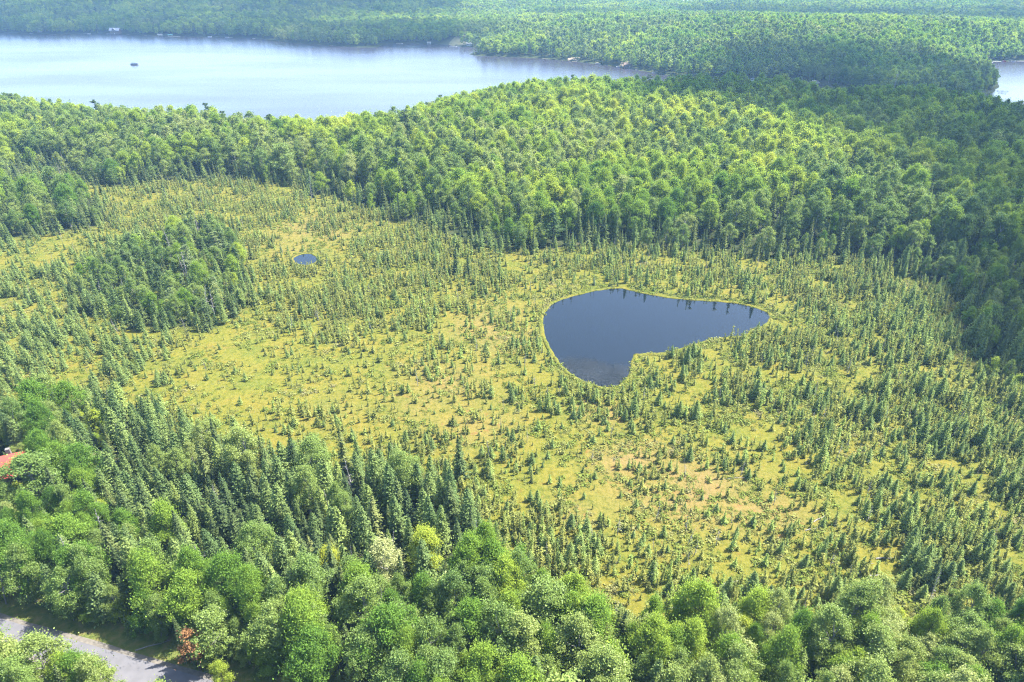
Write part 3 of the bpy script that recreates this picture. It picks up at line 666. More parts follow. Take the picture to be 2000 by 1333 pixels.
k = (rng.random(len(P)) < prob) & keep_clear(P, 1.0); P, d, u, v, db, dp, clump = P[k], d[k], u[k], v[k], db[k], dp[k], clump[k]
n = len(P); q = rng.random(n)
tall = smooth(3, 8.5, d) * .6 + smooth(.45, .7, clump) * .5
h = (1.1 + 1.8 * rng.random(n)) + tall * (.6 + 4.2 * rng.random(n) ** 1.8)
tint = np.clip(.25 + .65 * fbm(P[:, 0], P[:, 1], 30, 15) + rng.normal(size=n) * .3 - .15 * smooth(1650, 2000, u), 0, 1)
left = (u < 330) & (v > 470)
is_l = q < np.where(left, .45, np.where(u > 1700, .30, np.where(u > 950, .22, .14))); is_s = (q > np.where(u > 1000, .965, .985))
add('bogspruce', P[~is_l & ~is_s], h[~is_l & ~is_s], (.6 + .65 * rng.random(n))[~is_l & ~is_s] * np.clip(1.7 - .15 * h[~is_l & ~is_s], .75, 1.7), tint[~is_l & ~is_s], .05)
add('larch', P[is_l], h[is_l] * np.where(left[is_l], 1.45, 1.05), (1.2 + .5 * rng.random(n))[is_l], (.45 + .4 * rng.random(n))[is_l])
add('snag', P[is_s], (2.5 + 3.5 * rng.random(n))[is_s], .8, .5, .08)
# low shrubs in the moss
P = jitter_grid(-330, 330, 70, 480, 1.0, rng); P = P[in_wedge(P)]
db = sdist(P, BOG); dp = np.minimum(sdist(P, POND), sdist(P, PUDDLE))
d, u, v = dens_at(P)
sp = np.clip((fbm(P[:, 0], P[:, 1], 7, 65) - .33) * 3, .04, 1) * (.16 + .06 * d + 1.1 * smooth(6, 1, dp)) * np.where((u > 980) & (v > 520), 1.35, .75)
k = (db < 2) & (dp > .25) & (rng.random(len(P)) < sp); P, u, v, dp = P[k], u[k], v[k], dp[k]; n = len(P)
add('shrub', P, .28 + .65 * rng.random(n) ** 2, .8 + .9 * rng.random(n), .55 * fbm(P[:, 0], P[:, 1], 14, 71) + .55 * rng.random(n) - .05, .1)

# --- forest
SPECIES = list(('maple', 'aspen', 'spruce', 'larch', 'pine', 'snag'))
def species(P, db, isl, u, v):
    """chance of each kind"""
    n = len(P); W = np.zeros((n, 6)); x, y = P[:, 0], P[:, 1]
    patch = fbm(x, y, 55, 101); p2 = fbm(x, y, 38, 131)
    W[:] = np.array([.48, .36, .12, .02, .02, .012])
    W[:, 0] *= .3 + 2.2 * smooth(.42, .62, patch); W[:, 1] *= .3 + 2.0 * smooth(.58, .38, patch); W[:, 2] *= .2 + 3.0 * smooth(.52, .70, p2)
    ctr = np.exp(-((u - 1050) / 330) ** 2 - ((v - 300) / 120) ** 2); W[:, 0] *= 1 + 3 * ctr
    e = (v < 640) & (db < 16) & (isl > 0)
    W[e] = np.array([.10, .22, .48, .18, .01, .02])
    e = (v < 640) & (db < 40) & (db >= 16) & (isl > 0); W[e] = W[e] * .45 + np.array([.10, .38, .16, .05, .01, .01])
    L_ = (u < 640) & (v < 420); W[L_] *= np.array([.8, 1.25, 1.5, 1, 1, 2])
    lc = (u < 215) & (v > 335) & (v < 480); W[lc] = np.array([.12, .25, .42, .20, 0, .02])
    i = isl < 0; W[i] = np.array([.08, .26, .26, .34, .05, .03])
    near = v > 690
    low = near & (u < 1000)
    con = sdist(np.stack([u, v], -1), np.array([(140, 835), (255, 800), (560, 850), (830, 880), (930, 1000), (970, 1110), (860, 1140), (720, 1190), (560, 1200), (420, 1180), (330, 1130), (210, 1010), (150, 920)], float)) < 0
    W[low] = np.array([.34, .25, .22, .18, .0, .02]); W[con] = np.array([.02, .07, .26, .62, .0, .03])
    bot = near & (v > 1120) & ~con; W[bot & (u >= 420)] = np.array([.36, .50, .05, .06, 0, .01]); W[bot & (u >= 1500)] = np.array([.26, .64, .02, .06, 0, .0])
    bl = near & (v > 1120) & (u < 420) & ~con; W[bl] = np.array([.30, .34, .14, .20, 0, .02])
    rt = near & (u > 1700) & (v < 1150); W[rt] = np.array([.03, .25, .35, .35, 0, .02])
    rt = (u > 1780) & (v > 520) & (v <= 690); W[rt] = np.array([.12, .35, .25, .28, 0, .01])
    c = np.cumsum(W, 1); r = rng.random(n)[:, None] * c[:, -1:]
    return (r > c).sum(1)
def forest(P, scale=1.0, far=False):
    P = P[in_wedge(P, 60)]
    z, dl, db, dp, drd = terrain(P); isl = sdist(P, ISLAND)
    k = (dl > 3.5) & ((db > 1.5) | (isl < -.5)) & (drd > np.where((P - ROAD[0]) @ rn > 0, 4.6, 5.8) + 1.2 * rng.random(len(P))) & keep_clear(P, 1.0)
    P, z, db, isl, dl = P[k], z[k], db[k], isl[k], dl[k]
    u, v, zc = project(np.c_[P, z])
    s = species(P, db, isl, u, v); n = len(P)
    big = fbm(P[:, 0], P[:, 1], 60, 201)
    for i, kn in enumerate(SPECIES):
        m = s == i; c = m.sum(); r1, r2, r3 = rng.random((3, c)); g = rng.normal(size=c); b = big[m]
        tn = fbm(P[m, 0], P[m, 1], 45, 220 + i)
        nearv = v[m] > 690; ed = np.where((isl[m] < 0), .60, np.where((u[m] > 1750) & (v[m] > 500) & (v[m] < 1150), .62, np.where((db[m] < 14) & (v[m] < 640), .74, 1.0)))
        if kn == 'maple':
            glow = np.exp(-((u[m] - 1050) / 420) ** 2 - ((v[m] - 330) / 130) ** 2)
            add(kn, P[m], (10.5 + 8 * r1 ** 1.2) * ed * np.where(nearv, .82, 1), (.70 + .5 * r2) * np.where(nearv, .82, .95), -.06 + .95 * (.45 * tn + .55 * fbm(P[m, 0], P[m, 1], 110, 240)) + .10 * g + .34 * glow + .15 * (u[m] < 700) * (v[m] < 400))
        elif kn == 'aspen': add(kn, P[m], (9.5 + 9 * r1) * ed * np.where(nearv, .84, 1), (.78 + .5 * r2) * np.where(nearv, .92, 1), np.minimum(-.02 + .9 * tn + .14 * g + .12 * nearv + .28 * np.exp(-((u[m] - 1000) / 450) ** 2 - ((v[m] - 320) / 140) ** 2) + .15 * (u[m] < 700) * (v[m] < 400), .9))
        elif kn == 'spruce': add(kn, P[m], (5.5 + 8.5 * r1) * np.where(isl[m] < 0, .7, np.where((db[m] > 25) & (v[m] < 640), 1.25, 1)), .8 + .5 * r2, .45 + .25 * g, .02)
        elif kn == 'larch': add(kn, P[m], (6 + 7.5 * r1) * np.where(isl[m] < 0, .7, 1), .9 + .45 * r2, .50 + .25 * g + .3 * (tn - .5), .025)
        elif kn == 'pine': add(kn, P[m], (14 + 6 * r1) * np.where(isl[m] < 0, .6, 1), .8 + .4 * r2, .3 + .22 * g)
        else: add(kn, P[m], 7 + 6 * r1, .9, .5)
P = jitter_grid(-420, 420, 34, 330, 4.1, rng); u, v, _ = project(np.c_[P, np.zeros(len(P))]); forest(P[(v > 690) | (sdist(P, ISLAND) < 0) | ((u > 1750) & (v > 500))])
P = jitter_grid(-700, 700, 150, 720, 5.9, rng); u, v, _ = project(np.c_[P, np.zeros(len(P))]); forest(P[(v <= 690) & (sdist(P, ISLAND) > 2) & ~((u > 1750) & (v > 500))])
P = jitter_grid(-1300, 1300, 720, 1500, 7.6, rng); forest(P)
P = jitter_grid(-2700, 2700, 1500, 3200, 9.0, rng); forest(P)
# thicket: young growth filling the lower edges
P = jitter_grid(-330, 330, 46, 330, 2.6, rng); P = P[in_wedge(P)]
z, dl, db, dp, drd = terrain(P); u, v, _ = project(np.c_[P, z])
k = (db > .5) & (db < 60) & (v > 690) & (drd > 5.8) & (rng.random(len(P)) < .42) & keep_clear(P, .5)
P, db, v, u = P[k], db[k], v[k], u[k]; n = len(P); q = rng.random(n); q = np.where((v < 1190) & (u > 230) & (u < 980), .8 + .2 * q, q)
add('maple', P[q < .45], 2.5 + 3.5 * rng.random((q < .45).sum()), 1.1, .35 + .5 * rng.random((q < .45).sum()))
add('spruce', P[q > .8], 3 + 4 * rng.random((q > .8).sum()), 1.0, .5 * rng.random((q > .8).sum()) + .3)
m_ = (q > .45) & (q <= .8); add('aspen', P[m_], 2.5 + 4 * rng.random(m_.sum()), 1.1, rng.random(m_.sum()))
# young conifers along the far bog edge
P = jitter_grid(-420, 420, 200, 560, 3.2, rng); P = P[in_wedge(P)]; db = sdist(P, BOG); isl = sdist(P, ISLAND); u, v, _ = project(np.c_[P, np.zeros(len(P))])
k = (((db > -5) & (db < 9) & (v < 640)) | (np.abs(isl) < 3)) & (rng.random(len(P)) < .42) & keep_clear(P, .6); P = P[k]; n = len(P); q = rng.random(n)
add('spruce', P[q < .55], 3.5 + 6 * rng.random((q < .55).sum()), 1.0, .35 + .5 * rng.random((q < .55).sum()))
add('larch', P[q >= .55], 3.5 + 5.5 * rng.random((q >= .55).sum()), 1.0, .4 + .5 * rng.random((q >= .55).sum()))
for kn in PLANTS: PLANTS[kn] = np.concatenate(PLANTS[kn])
print({k: len(v) for k, v in PLANTS.items()}, round(time.time() - T0, 1))

# ------------------------------------------------------------------ which ones show largest: a coarse look from the camera, nearest first
def visible_counts():
    W, Hh = 1000, 667; own = np.zeros((Hh, W), bool)
    rows = []
    for kn in PLANTS:
        if kn == 'shrub': continue
        A = PLANTS[kn]; near = A[:, 1] < 620
        rows += [(float(A[i, 1]), kn, i) for i in np.nonzero(near)[0]]
    rows.sort(); cnt = {kn: np.zeros(len(PLANTS[kn]), int) for kn in PLANTS}
    WR = dict(maple=.30, aspen=.22, spruce=.12, larch=.14, bogspruce=.16, pine=.25, snag=.06)
    for _, kn, i in rows:
        x, y, z, h, wf = PLANTS[kn][i, :5]
        u, v, zc = project(np.array([[x, y, z], [x, y, z + h]])); r = max(h * WR[kn] * wf * FPX / zc[1] / 2, .6)
        ya, yb = max(int(v[1] / 2), 0), min(int(v[0] / 2) + 1, Hh); xm = (u[0] + u[1]) / 4; xa, xb = max(int(xm - r), 0), min(int(xm + r) + 1, W)
        if ya >= yb or xa >= xb: continue
        s = own[ya:yb, xa:xb]; cnt[kn][i] = s.size - s.sum(); s[:] = True
    return cnt
CNT = visible_counts()
print('seen', round(time.time() - T0, 1))

# ------------------------------------------------------------------ individuals
TITLE = dict(maple=('maple', 'maple'), aspen=('birch', 'birch'), spruce=('spruce', 'spruce'), larch=('tamarack', 'tamarack'), bogspruce=('bog spruce', 'spruce'), pine=('white pine', 'pine'), snag=('bare dead tree', 'dead tree'))
OBJ = dict(maple='maple_tree', aspen='birch_tree', spruce='spruce_tree', larch='tamarack_tree', bogspruce='bog_spruce', pine='pine_tree', snag='dead_tree')
TONE = dict(maple=('deep green', 'green', 'yellow-green'), aspen=('dark grey-green', 'grey-green', 'pale grey-green'), spruce=('blackish green', 'dark green', 'olive green'), larch=('dark blue-green', 'blue-green', 'light green'),
            bogspruce=('dull dark', 'olive', 'light olive'), pine=('green', 'grey-green', 'silvery'), snag=('grey', 'grey', 'grey'))
def tree_object(kn, x, y, z, h, wf, rz, tint, lx, ly, shape=None, parts=True, twocol=None):
    K = KINDS[kn]; s = h / K['H']; cm, wm = K['near_me'][shape % len(K['near_me'])]
    o = bpy.data.objects.new(OBJ[kn], None if parts and cm else K['near_one'][shape % len(K['near_me'])]); COL.objects.link(o)
    o.location = (x, y, z); o.rotation_euler = (lx, ly, rz); o.scale = (s * wf, s * wf, s)
    if o.type == 'EMPTY':
        o.empty_display_size = .2
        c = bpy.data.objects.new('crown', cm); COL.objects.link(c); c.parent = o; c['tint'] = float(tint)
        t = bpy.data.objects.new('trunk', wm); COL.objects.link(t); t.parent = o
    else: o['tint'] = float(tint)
    return o
def region(u, v, isl, db):
    if isl < 3: return 'in the tree island'
    if db < 0:
        if v < 470: return 'on the far bog'
        if u < 1000 and v < 700: return 'left of the pond'
        if u >= 1000 and v < 640: return 'behind the pond'
        if u < 1000: return 'above the lower conifer stand'
        if v < 900: return 'just below the pond'
        if u < 1400: return 'on the dry moss'
        return 'in the lower right bog'
    if v > 690:
        if dline(np.array([[*ground(u, v)]]), ROAD)[0] < 24: return 'lining the paved road'
        if u < 330 and v < 1120: return 'below the red roof'
        if u < 1000 and v < 1120: return 'in the lower conifer stand'
        if u < 700: return 'right of the road'
        if u < 1500: return 'in the bottom broadleaf belt'
        if v > 1120: return 'in the bottom right woods'
        return 'on the shaded right edge'
    if u < 215 and v > 335: return 'in the left jutting wood'
    if u < 640: return 'in the far left wood'
    if u < 1300: return 'on the bright ridge'
    return 'in the dark right wood'
ONES = 'zeroth first second third fourth fifth sixth seventh eighth ninth tenth eleventh twelfth thirteenth fourteenth fifteenth sixteenth seventeenth eighteenth nineteenth'.split()
TENS = {2: 'twenty', 3: 'thirty', 4: 'forty', 5: 'fifty'}
def nth(k): return ONES[k] if k < 20 else (TENS[k // 10][:-1] + 'ieth' if k % 10 == 0 else TENS[k // 10] + '-' + ONES[k % 10])
def single_out(sets):
    """things that look alike: say which one by its row and its place from the left"""
    for lab, rows in sets.items():
        if len(rows) == 1: rows[0][0]['label'] = lab; continue
        rows = sorted(rows, key=lambda r: r[2]); n = len(rows); nr = 1 if n <= 9 else 2 if n <= 20 else 3
        names = {1: [''], 2: [', front row', ', back row'], 3: [', front row', ', middle row', ', back row']}[nr]
        for k in range(nr):
            part = sorted(rows[n * k // nr:n * (k + 1) // nr], key=lambda r: r[1])
            for j, r in enumerate(part):
                r[0]['label'] = lab + names[k] + (', leftmost' if j == 0 else ', rightmost' if j == len(part) - 1 else f', {nth(j + 1)} from left')
SETS = {}
PLURAL = {'birch': 'birches', 'spruce': 'spruces'}
nobj = 0
INDIV = {}
for kn in ('maple', 'aspen', 'spruce', 'larch', 'bogspruce', 'pine', 'snag'):
    A = PLANTS[kn]; c = CNT[kn]; order = np.argsort(-c)[:300]; order = order[c[order] > (6 if kn == 'snag' else 14)]
    INDIV[kn] = order
    db = sdist(A[order, :2], BOG); isl = sdist(A[order, :2], ISLAND); u, v, _ = project(A[order, :3])
    hs = A[:, 3]; q1, q2 = np.quantile(A[order, 3], [.33, .75])
    for j, i in enumerate(order):
        x, y, z, h, wf, rz, tint, lx, ly = A[i]
        o = tree_object(kn, x, y, z, h, wf, rz, tint, lx, ly, shape=int(i), parts=kn != 'bogspruce' and c[i] > 60)
        tone = TONE[kn][0 if tint < .33 else 1 if tint < .67 else 2]; size = 'small' if h < q1 else 'tall' if h > q2 else 'mid-sized'
        reg = region(u[j], v[j], isl[j], db[j])
        lab = (size + ' ' if size != 'mid-sized' else '') + f'{tone} {TITLE[kn][0]} {reg}'
        tag(o, lab, TITLE[kn][1], f'{PLURAL.get(TITLE[kn][1], TITLE[kn][1] + "s")} {reg}'); SETS.setdefault(lab, []).append((o, float(u[j]), float(y)))
        nobj += 1
single_out(SETS)
for px, py, kn, h, wf, tint, lab, cat in hero_rows:
    x, y = ground(px, py); z = float(terrain(np.array([[x, y]]))[0][0]) - .05
    if abs(z) > .5:
        x, y = ground(px, py, z); z = float(terrain(np.array([[x, y]]))[0][0]) - .05
    lean = .14 if 'leaning' in lab else .02
    o = tree_object(kn, x, y, z, h, wf, 1.7 * px, tint, rng.normal() * .02, lean, shape=px)
    tag(o, lab, cat)
print('individuals', nobj, round(time.time() - T0, 1))

# ------------------------------------------------------------------ the rest, too many to count
def stand(name, label, cat, kn, A, idx):
    me = bpy.data.meshes.new(name); n = len(A); me.vertices.add(n); me.vertices.foreach_set('co', A[:, :3].astype(np.float32).ravel())
    s = A[:, 3] / KINDS[kn]['H']
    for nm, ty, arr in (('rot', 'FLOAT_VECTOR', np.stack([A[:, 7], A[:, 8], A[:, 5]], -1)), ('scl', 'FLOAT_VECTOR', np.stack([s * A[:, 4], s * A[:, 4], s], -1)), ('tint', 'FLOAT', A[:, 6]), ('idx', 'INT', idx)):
        at = me.attributes.new(nm, ty, 'POINT')
        at.data.foreach_set('vector' if ty == 'FLOAT_VECTOR' else 'value', np.asarray(arr, np.int32 if ty == 'INT' else np.float32).ravel())
    me.update()
    ob = link(name, me); tag(ob, label, cat, kind='stuff')
    g = bpy.data.node_groups.new(name, 'GeometryNodeTree')
    g.interface.new_socket('Geometry', in_out='INPUT', socket_type='NodeSocketGeometry'); g.interface.new_socket('Geometry', in_out='OUTPUT', socket_type='NodeSocketGeometry')
    N, L = g.nodes, g.links; gi = N.new('NodeGroupInput'); go = N.new('NodeGroupOutput'); jn = N.new('GeometryNodeJoinGeometry'); L.new(jn.outputs[0], go.inputs[0])
    def na(nm, ty):
        x = N.new('GeometryNodeInputNamedAttribute'); x.data_type = ty; x.inputs[0].default_value = nm; return x.outputs[0]
    rot, scl, ix = na('rot', 'FLOAT_VECTOR'), na('scl', 'FLOAT_VECTOR'), na('idx', 'INT')
    e2r = N.new('FunctionNodeEulerToRotation'); L.new(rot, e2r.inputs[0])
    for k, pr in enumerate(KINDS[kn]['stuff_ob']):
        if not (idx == k).any(): continue
        oi = N.new('GeometryNodeObjectInfo'); oi.inputs['Object'].default_value = pr; oi.transform_space = 'ORIGINAL'
        cmp = N.new('FunctionNodeCompare'); cmp.data_type = 'INT'; cmp.operation = 'EQUAL'; L.new(ix, cmp.inputs[2]); cmp.inputs[3].default_value = k
        ip = N.new('GeometryNodeInstanceOnPoints'); L.new(gi.outputs[0], ip.inputs['Points']); L.new(cmp.outputs[0], ip.inputs['Selection']); L.new(oi.outputs['Geometry'], ip.inputs['Instance'])
        L.new(e2r.outputs[0], ip.inputs['Rotation']); L.new(scl, ip.inputs['Scale']); L.new(ip.outputs[0], jn.inputs[0])
    md = ob.modifiers.new('scatter', 'NODES'); md.node_group = g
    return ob
STUFF = dict(maple=('maples', 'bright green maples massed over the hills'), aspen=('birches', 'grey-green birches and aspens massed over the hills'), spruce=('spruces', 'dark spruces and firs spread through the woods'),
             larch=('tamaracks', 'blue-green tamaracks spread through bog and woods'), bogspruce=('bog_spruces', 'small olive spruces scattered all over the bog'), pine=('pines', 'pale pines scattered among the far woods'),
             snag=('dead_trees', 'grey bare dead trees scattered in bog and woods'), shrub=('bog_shrubs', 'low leathery shrubs dotting the bog moss'))
for kn, (nm, lab) in STUFF.items():
    A = PLANTS[kn]; kp = np.ones(len(A), bool)
    if kn in INDIV: kp[INDIV[kn]] = False
    A = A[kp]; K = KINDS[kn]; r = rng.integers(0, 1 << 20, len(A))
    idx = r % K['n_mid'] if not K['n_far'] else np.where(A[:, 1] < 760, r % K['n_mid'], K['n_mid'] + r % K['n_far'])
    if len(A): stand(nm, lab, nm.replace('_', ' '), kn, A, idx)
print('stuff', round(time.time() - T0, 1))

# ------------------------------------------------------------------ small things: houses, docks, boats, logs
M['red_roof'] = plain('red_metal_roof', (.30, .045, .028), .45, .12, .7)
M['pale_roof'] = plain('pale_metal_roof', (.26, .26, .27), .4, .1, .5)
M['pink_roof'] = plain('weathered_pink_roof', (.24, .145, .12), .8, .15, .7)
M['log_wall'] = plain('brown_board_wall', (.09, .055, .032), .8, .25, 2)
M['white_wall'] = plain('white_board_wall', (.30, .30, .29), .7, .08, 2)
M['glass'] = plain('window_glass', (.03, .04, .05), .1, .1, 2)
M['trim'] = plain('white_trim', (.30, .30, .29), .6, .05, 2)
M['stone'] = plain('chimney_stone', (.12, .11, .10), .9, .25, 3)
M['planks'] = plain('weathered_planks', (.17, .15, .13), .85, .2, 2)
M['pale_planks'] = plain('pale_dock_boards', (.24, .235, .225), .8, .12, 2)
M['hull_white'] = plain('white_hull', (.33, .33, .335), .3, .04, 1)
M['hull_dark'] = plain('dark_hull', (.04, .05, .08), .35, .1, 1)
M['hull_red'] = plain('red_hull', (.22, .03, .03), .35, .1, 1)
M['alu'] = plain('aluminium', (.55, .56, .58), .35, .08, 2, .8)
M['teal'] = plain('teal_canvas', (.08, .22, .23), .7, .1, 1)
M['tan'] = plain('tan_canvas', (.20, .17, .135), .7, .1, 1)
M['navy'] = plain('navy_canvas', (.04, .06, .14), .7, .1, 1)
M['sand'] = plain('beach_sand', (.20, .16, .115), .95, .2, .4)
M['lawn'] = plain('mown_lawn', (.085, .085, .03), .95, .25, .3)
M['black'] = plain('black_plastic', (.02, .02, .025), .5, .1, 1)
def place(name, px, py, z=LAKE_Z, rz=0, ground_z=False):
    x, y = ground(px, py, z)
    if ground_z:
        z = float(terrain(np.array([[x, y]]))[0][0]); x, y = ground(px, py, z); z = float(terrain(np.array([[x, y]]))[0][0])
    o = bpy.data.objects.new(name, None); COL.objects.link(o); o.location = (float(x), float(y), z); o.rotation_euler = (0, 0, rz); o.empty_display_size = .5
    return o
def cabin(px, py, w, d, h, rise, roof, wall, label, rz=0, z=LAKE_Z, ground_z=True, gable=False, chimney=True, storeys=1, name='cabin', xy=None):
    o = place(name, px, py, z, rz, ground_z)
    if xy is not None: o.location.x, o.location.y = xy; o.location.z = float(terrain(np.array([xy]))[0][0])
    MB().box(-w / 2, w / 2, -d / 2, d / 2, -1.5, h).prism([(-w / 2 + .02, h), (w / 2 - .02, h), (0, h + rise - .12)] if False else [(-.01, h - .2), (.01, h - .2), (.01, h)], -.01, .01).build('wall', wall, o)
    # gable ends and roof slopes, ridge along x
    g = MB()
    for s in (-1, 1): g.add([(s * (w / 2 - .02), -d / 2, h), (s * (w / 2 - .02), d / 2, h), (s * (w / 2 - .02), 0, h + rise)] + [(s * (w / 2 - .22), -d / 2, h), (s * (w / 2 - .22), d / 2, h), (s * (w / 2 - .22), 0, h + rise)], [[0, 1, 2], [5, 4, 3], [0, 3, 4, 1], [1, 4, 5, 2], [2, 5, 3, 0]])
    g.build('gable', wall, o)
    e = .6; rf = MB()
    for s in (-1, 1):
        y0, z0 = s * (d / 2 + e), h - rise * e / (d / 2); t = .18
        rf.add([(-w / 2 - e, y0, z0), (w / 2 + e, y0, z0), (w / 2 + e, 0, h + rise), (-w / 2 - e, 0, h + rise), (-w / 2 - e, y0, z0 + t), (w / 2 + e, y0, z0 + t), (w / 2 + e, 0, h + rise + t), (-w / 2 - e, 0, h + rise + t)],
               [[3, 2, 1, 0], [4, 5, 6, 7], [0, 1, 5, 4], [1, 2, 6, 5], [2, 3, 7, 6], [3, 0, 4, 7]])
    ro = rf.build('roof', roof, o)
    if gable:     # a cross gable toward the water
        gw = w * .34; gr = MB(); zz = h + rise * .15; pk = h + rise * 1.02
        MB().prism([(-gw / 2, h - .1), (gw / 2, h - .1), (gw / 2, zz), (0, pk - .15), (-gw / 2, zz)], -d / 2 - 1.6, -.2).build('front_gable', wall, o)
        for s in (-1, 1): gr.add([(s * (gw / 2 + .4), -d / 2 - 2.1, zz - .25), (0, -d / 2 - 2.1, pk), (0, -.1, pk), (s * (gw / 2 + .4), -.1, zz - .25), (s * (gw / 2 + .4), -d / 2 - 2.1, zz - .05), (0, -d / 2 - 2.1, pk + .2), (0, -.1, pk + .2), (s * (gw / 2 + .4), -.1, zz - .05)],
                                 [[0, 1, 2, 3], [7, 6, 5, 4], [0, 4, 5, 1], [1, 5, 6, 2], [2, 6, 7, 3], [3, 7, 4, 0]])
        gr.build('gable_roof', roof, o)
    if chimney: MB().box(w * .22, w * .22 + .9, .3, 1.2, h, h + rise + 1.3).build('chimney', M['stone'], ro)
    for st in range(storeys):
        zb = h * st / storeys + .9
        n = max(2, int(w / 3.2))
        for k in range(n):
            x = (k + .5) / n * w - w / 2
            if st == 0 and k == n // 2:
                dr = MB().box(x - .5, x + .5, -d / 2 - .06, -d / 2 + .02, .05, 2.1).build('door', M['trim'], o); continue
            f = MB().box(x - .75, x + .75, -d / 2 - .05, -d / 2 + .02, zb - .1, zb + 1.35).build('window', M['trim'], o)
            MB().box(x - .63, x + .63, -d / 2 - .08, -d / 2 - .03, zb, zb + 1.25).build('pane', M['glass'], f)
    return tag(o, label, 'house' if name == 'house' else 'cabin')
def dock(px, py, length, width, label, rz=0, m='pale_planks', ell=0):
    o = place('dock', px, py, LAKE_Z, rz)
    n = max(3, int(length / 1.2))
    for k in range(n):
        y = -length / 2 + (k + .5) * length / n
        MB().box(-width / 2, width / 2, y - length / n * .47, y + length / n * .47, .45, .53).build('deck_panel', M[m], o)
    if ell: MB().box(width / 2 + .03, width / 2 + ell, -length / 2, -length / 2 + width, .45, .53).build('side_deck', M[m], o)
    for k in range(3):
        for s in (-1, 1):
            y = -length / 2 + .3 + k * (length - .6) / 2; MB().tube([(s * width * .52, y, -1.2), (s * width * .52, y, .9)], .07, 6).build('post', M['planks'], o)
    return tag(o, label, 'dock')
def hull(L, W, h, n=9):
    V, F = [], []
    for i in range(n):
        t = i / (n - 1); w = W / 2 * (1 - max(0, (t - .45) / .55) ** 2.2 * .97); k = .25 * max(0, t - .5) * h
        x = -L / 2 + L * t
        V += [(x, -w, h + k), (x, -w * .8, .12 + k), (x, 0, -.12 + 2.2 * k), (x, w * .8, .12 + k), (x, w, h + k), (x, w * .86, h * .72 + k), (x, 0, h * .66 + k), (x, -w * .86, h * .72 + k)]
    for i in range(n - 1):
        for j in range(8): F.append([i * 8 + j, i * 8 + (j + 1) % 8, (i + 1) * 8 + (j + 1) % 8, (i + 1) * 8 + j])
    F += [list(range(8))[::-1], [(n - 1) * 8 + j for j in range(8)]]
    return MB().add(V, F)
def motorboat(px, py, L, label, rz=0, m='hull_white', cover=None, lift=0.0):
    o = place('motorboat', px, py, LAKE_Z + lift, rz); W = L * .36; h = L * .16
    hull(L, W, h).build('hull', M[m], o)
    MB().add([(L * .08, -W * .36, h * .8), (L * .08, W * .36, h * .8), (L * .02, W * .33, h * 1.55), (L * .02, -W * .33, h * 1.55), (L * .095, -W * .36, h * .8), (L * .095, W * .36, h * .8), (L * .035, W * .33, h * 1.55), (L * .035, -W * .33, h * 1.55)],
             [[0, 1, 2, 3], [7, 6, 5, 4], [0, 4, 5, 1], [2, 6, 7, 3], [1, 5, 6, 2], [3, 7, 4, 0]]).build('windshield', M['glass'], o)
    for x in (-.25, -.08):
        MB().box(L * x, L * x + .5, -W * .3, W * .3, h * .7, h * .95).box(L * x - .08, L * x + .02, -W * .3, W * .3, h * .72, h * 1.35).build('seat', M['tan'], o)
    MB().box(-L / 2 - .45, -L / 2 - .02, -.22, .22, h * .35, h * 1.45).build('outboard_motor', M['black'], o)
    if cover: MB().box(-L * .42, L * .1, -W * .42, W * .42, h * 1.02, h * 1.5).build('cover', M[cover], o)
    return tag(o, label, 'boat')
def pontoon(px, py, L, label, rz=0, canopy='navy', deck='alu', side='hull_dark', has_canopy=True):
    o = place('pontoon_boat', px, py, LAKE_Z, rz); W = L * .4
    for s in (-1, 1): MB().tube([(-L / 2, s * W * .36, .22), (L * .38, s * W * .36, .22), (L * .5, s * W * .36, .42)], [.32, .32, .08], 8).build('pontoon_tube', M['alu'], o)
    MB().box(-L / 2, L * .46, -W / 2, W / 2, .55, .68).build('deck', M['planks'], o)
    for s in (-1, 1): MB().box(-L * .46, L * .42, s * W * .47 - .04, s * W * .47 + .04, .70, 1.45).build('side_panel', M[side], o)
    for x in (-L * .46, L * .42): MB().box(x - .04, x + .04, -W * .44, W * .44, .70, 1.45).build('end_panel', M[side], o)
    for x in (-.36, .22): MB().box(L * x, L * x + 1.0, -W * .4, W * .4, .70, 1.15).build('seat', M['tan'], o)
    MB().box(-L / 2 - .5, -L / 2 - .02, -.22, .22, .2, 1.3).build('outboard_motor', M['black'], o)
    if has_canopy:
        for x in (-.3, .12):
            for s in (-1, 1): MB().tube([(L * x, s * W * .45, 1.45), (L * x, s * W * .45, 2.55)], .04, 5).build('canopy_post', M['alu'], o)
        MB().prism([(-L * .36, 2.55), (L * .18, 2.55), (L * .15, 2.72), (-L * .33, 2.72)], -W * .5, W * .5).build('canopy', M[canopy], o)
    return tag(o, label, 'boat')
def boat_lift(px, py, label, canopy, rz=0, L=7.5, W=3.4):
    o = place('boat_lift', px, py, LAKE_Z, rz)
    for x in (-L * .4, L * .4):
        for s in (-1, 1): MB().tube([(x, s * W / 2, -1), (x, s * W / 2, 2.7)], .08, 6).build('post', M['alu'], o)
    for s in (-1, 1): MB().box(-L * .42, L * .42, s * W / 2 - .08, s * W / 2 + .08, .5, .66).build('beam', M['alu'], o)
    MB().prism([(-W * .6, 2.5), (W * .6, 2.5), (W * .6, 2.75), (W * .35, 3.2), (-W * .35, 3.2), (-W * .6, 2.75)], -L / 2, L / 2).build('canopy', M[canopy], o, rot=(0, 0, math.pi / 2))
    return tag(o, label, 'boat lift')
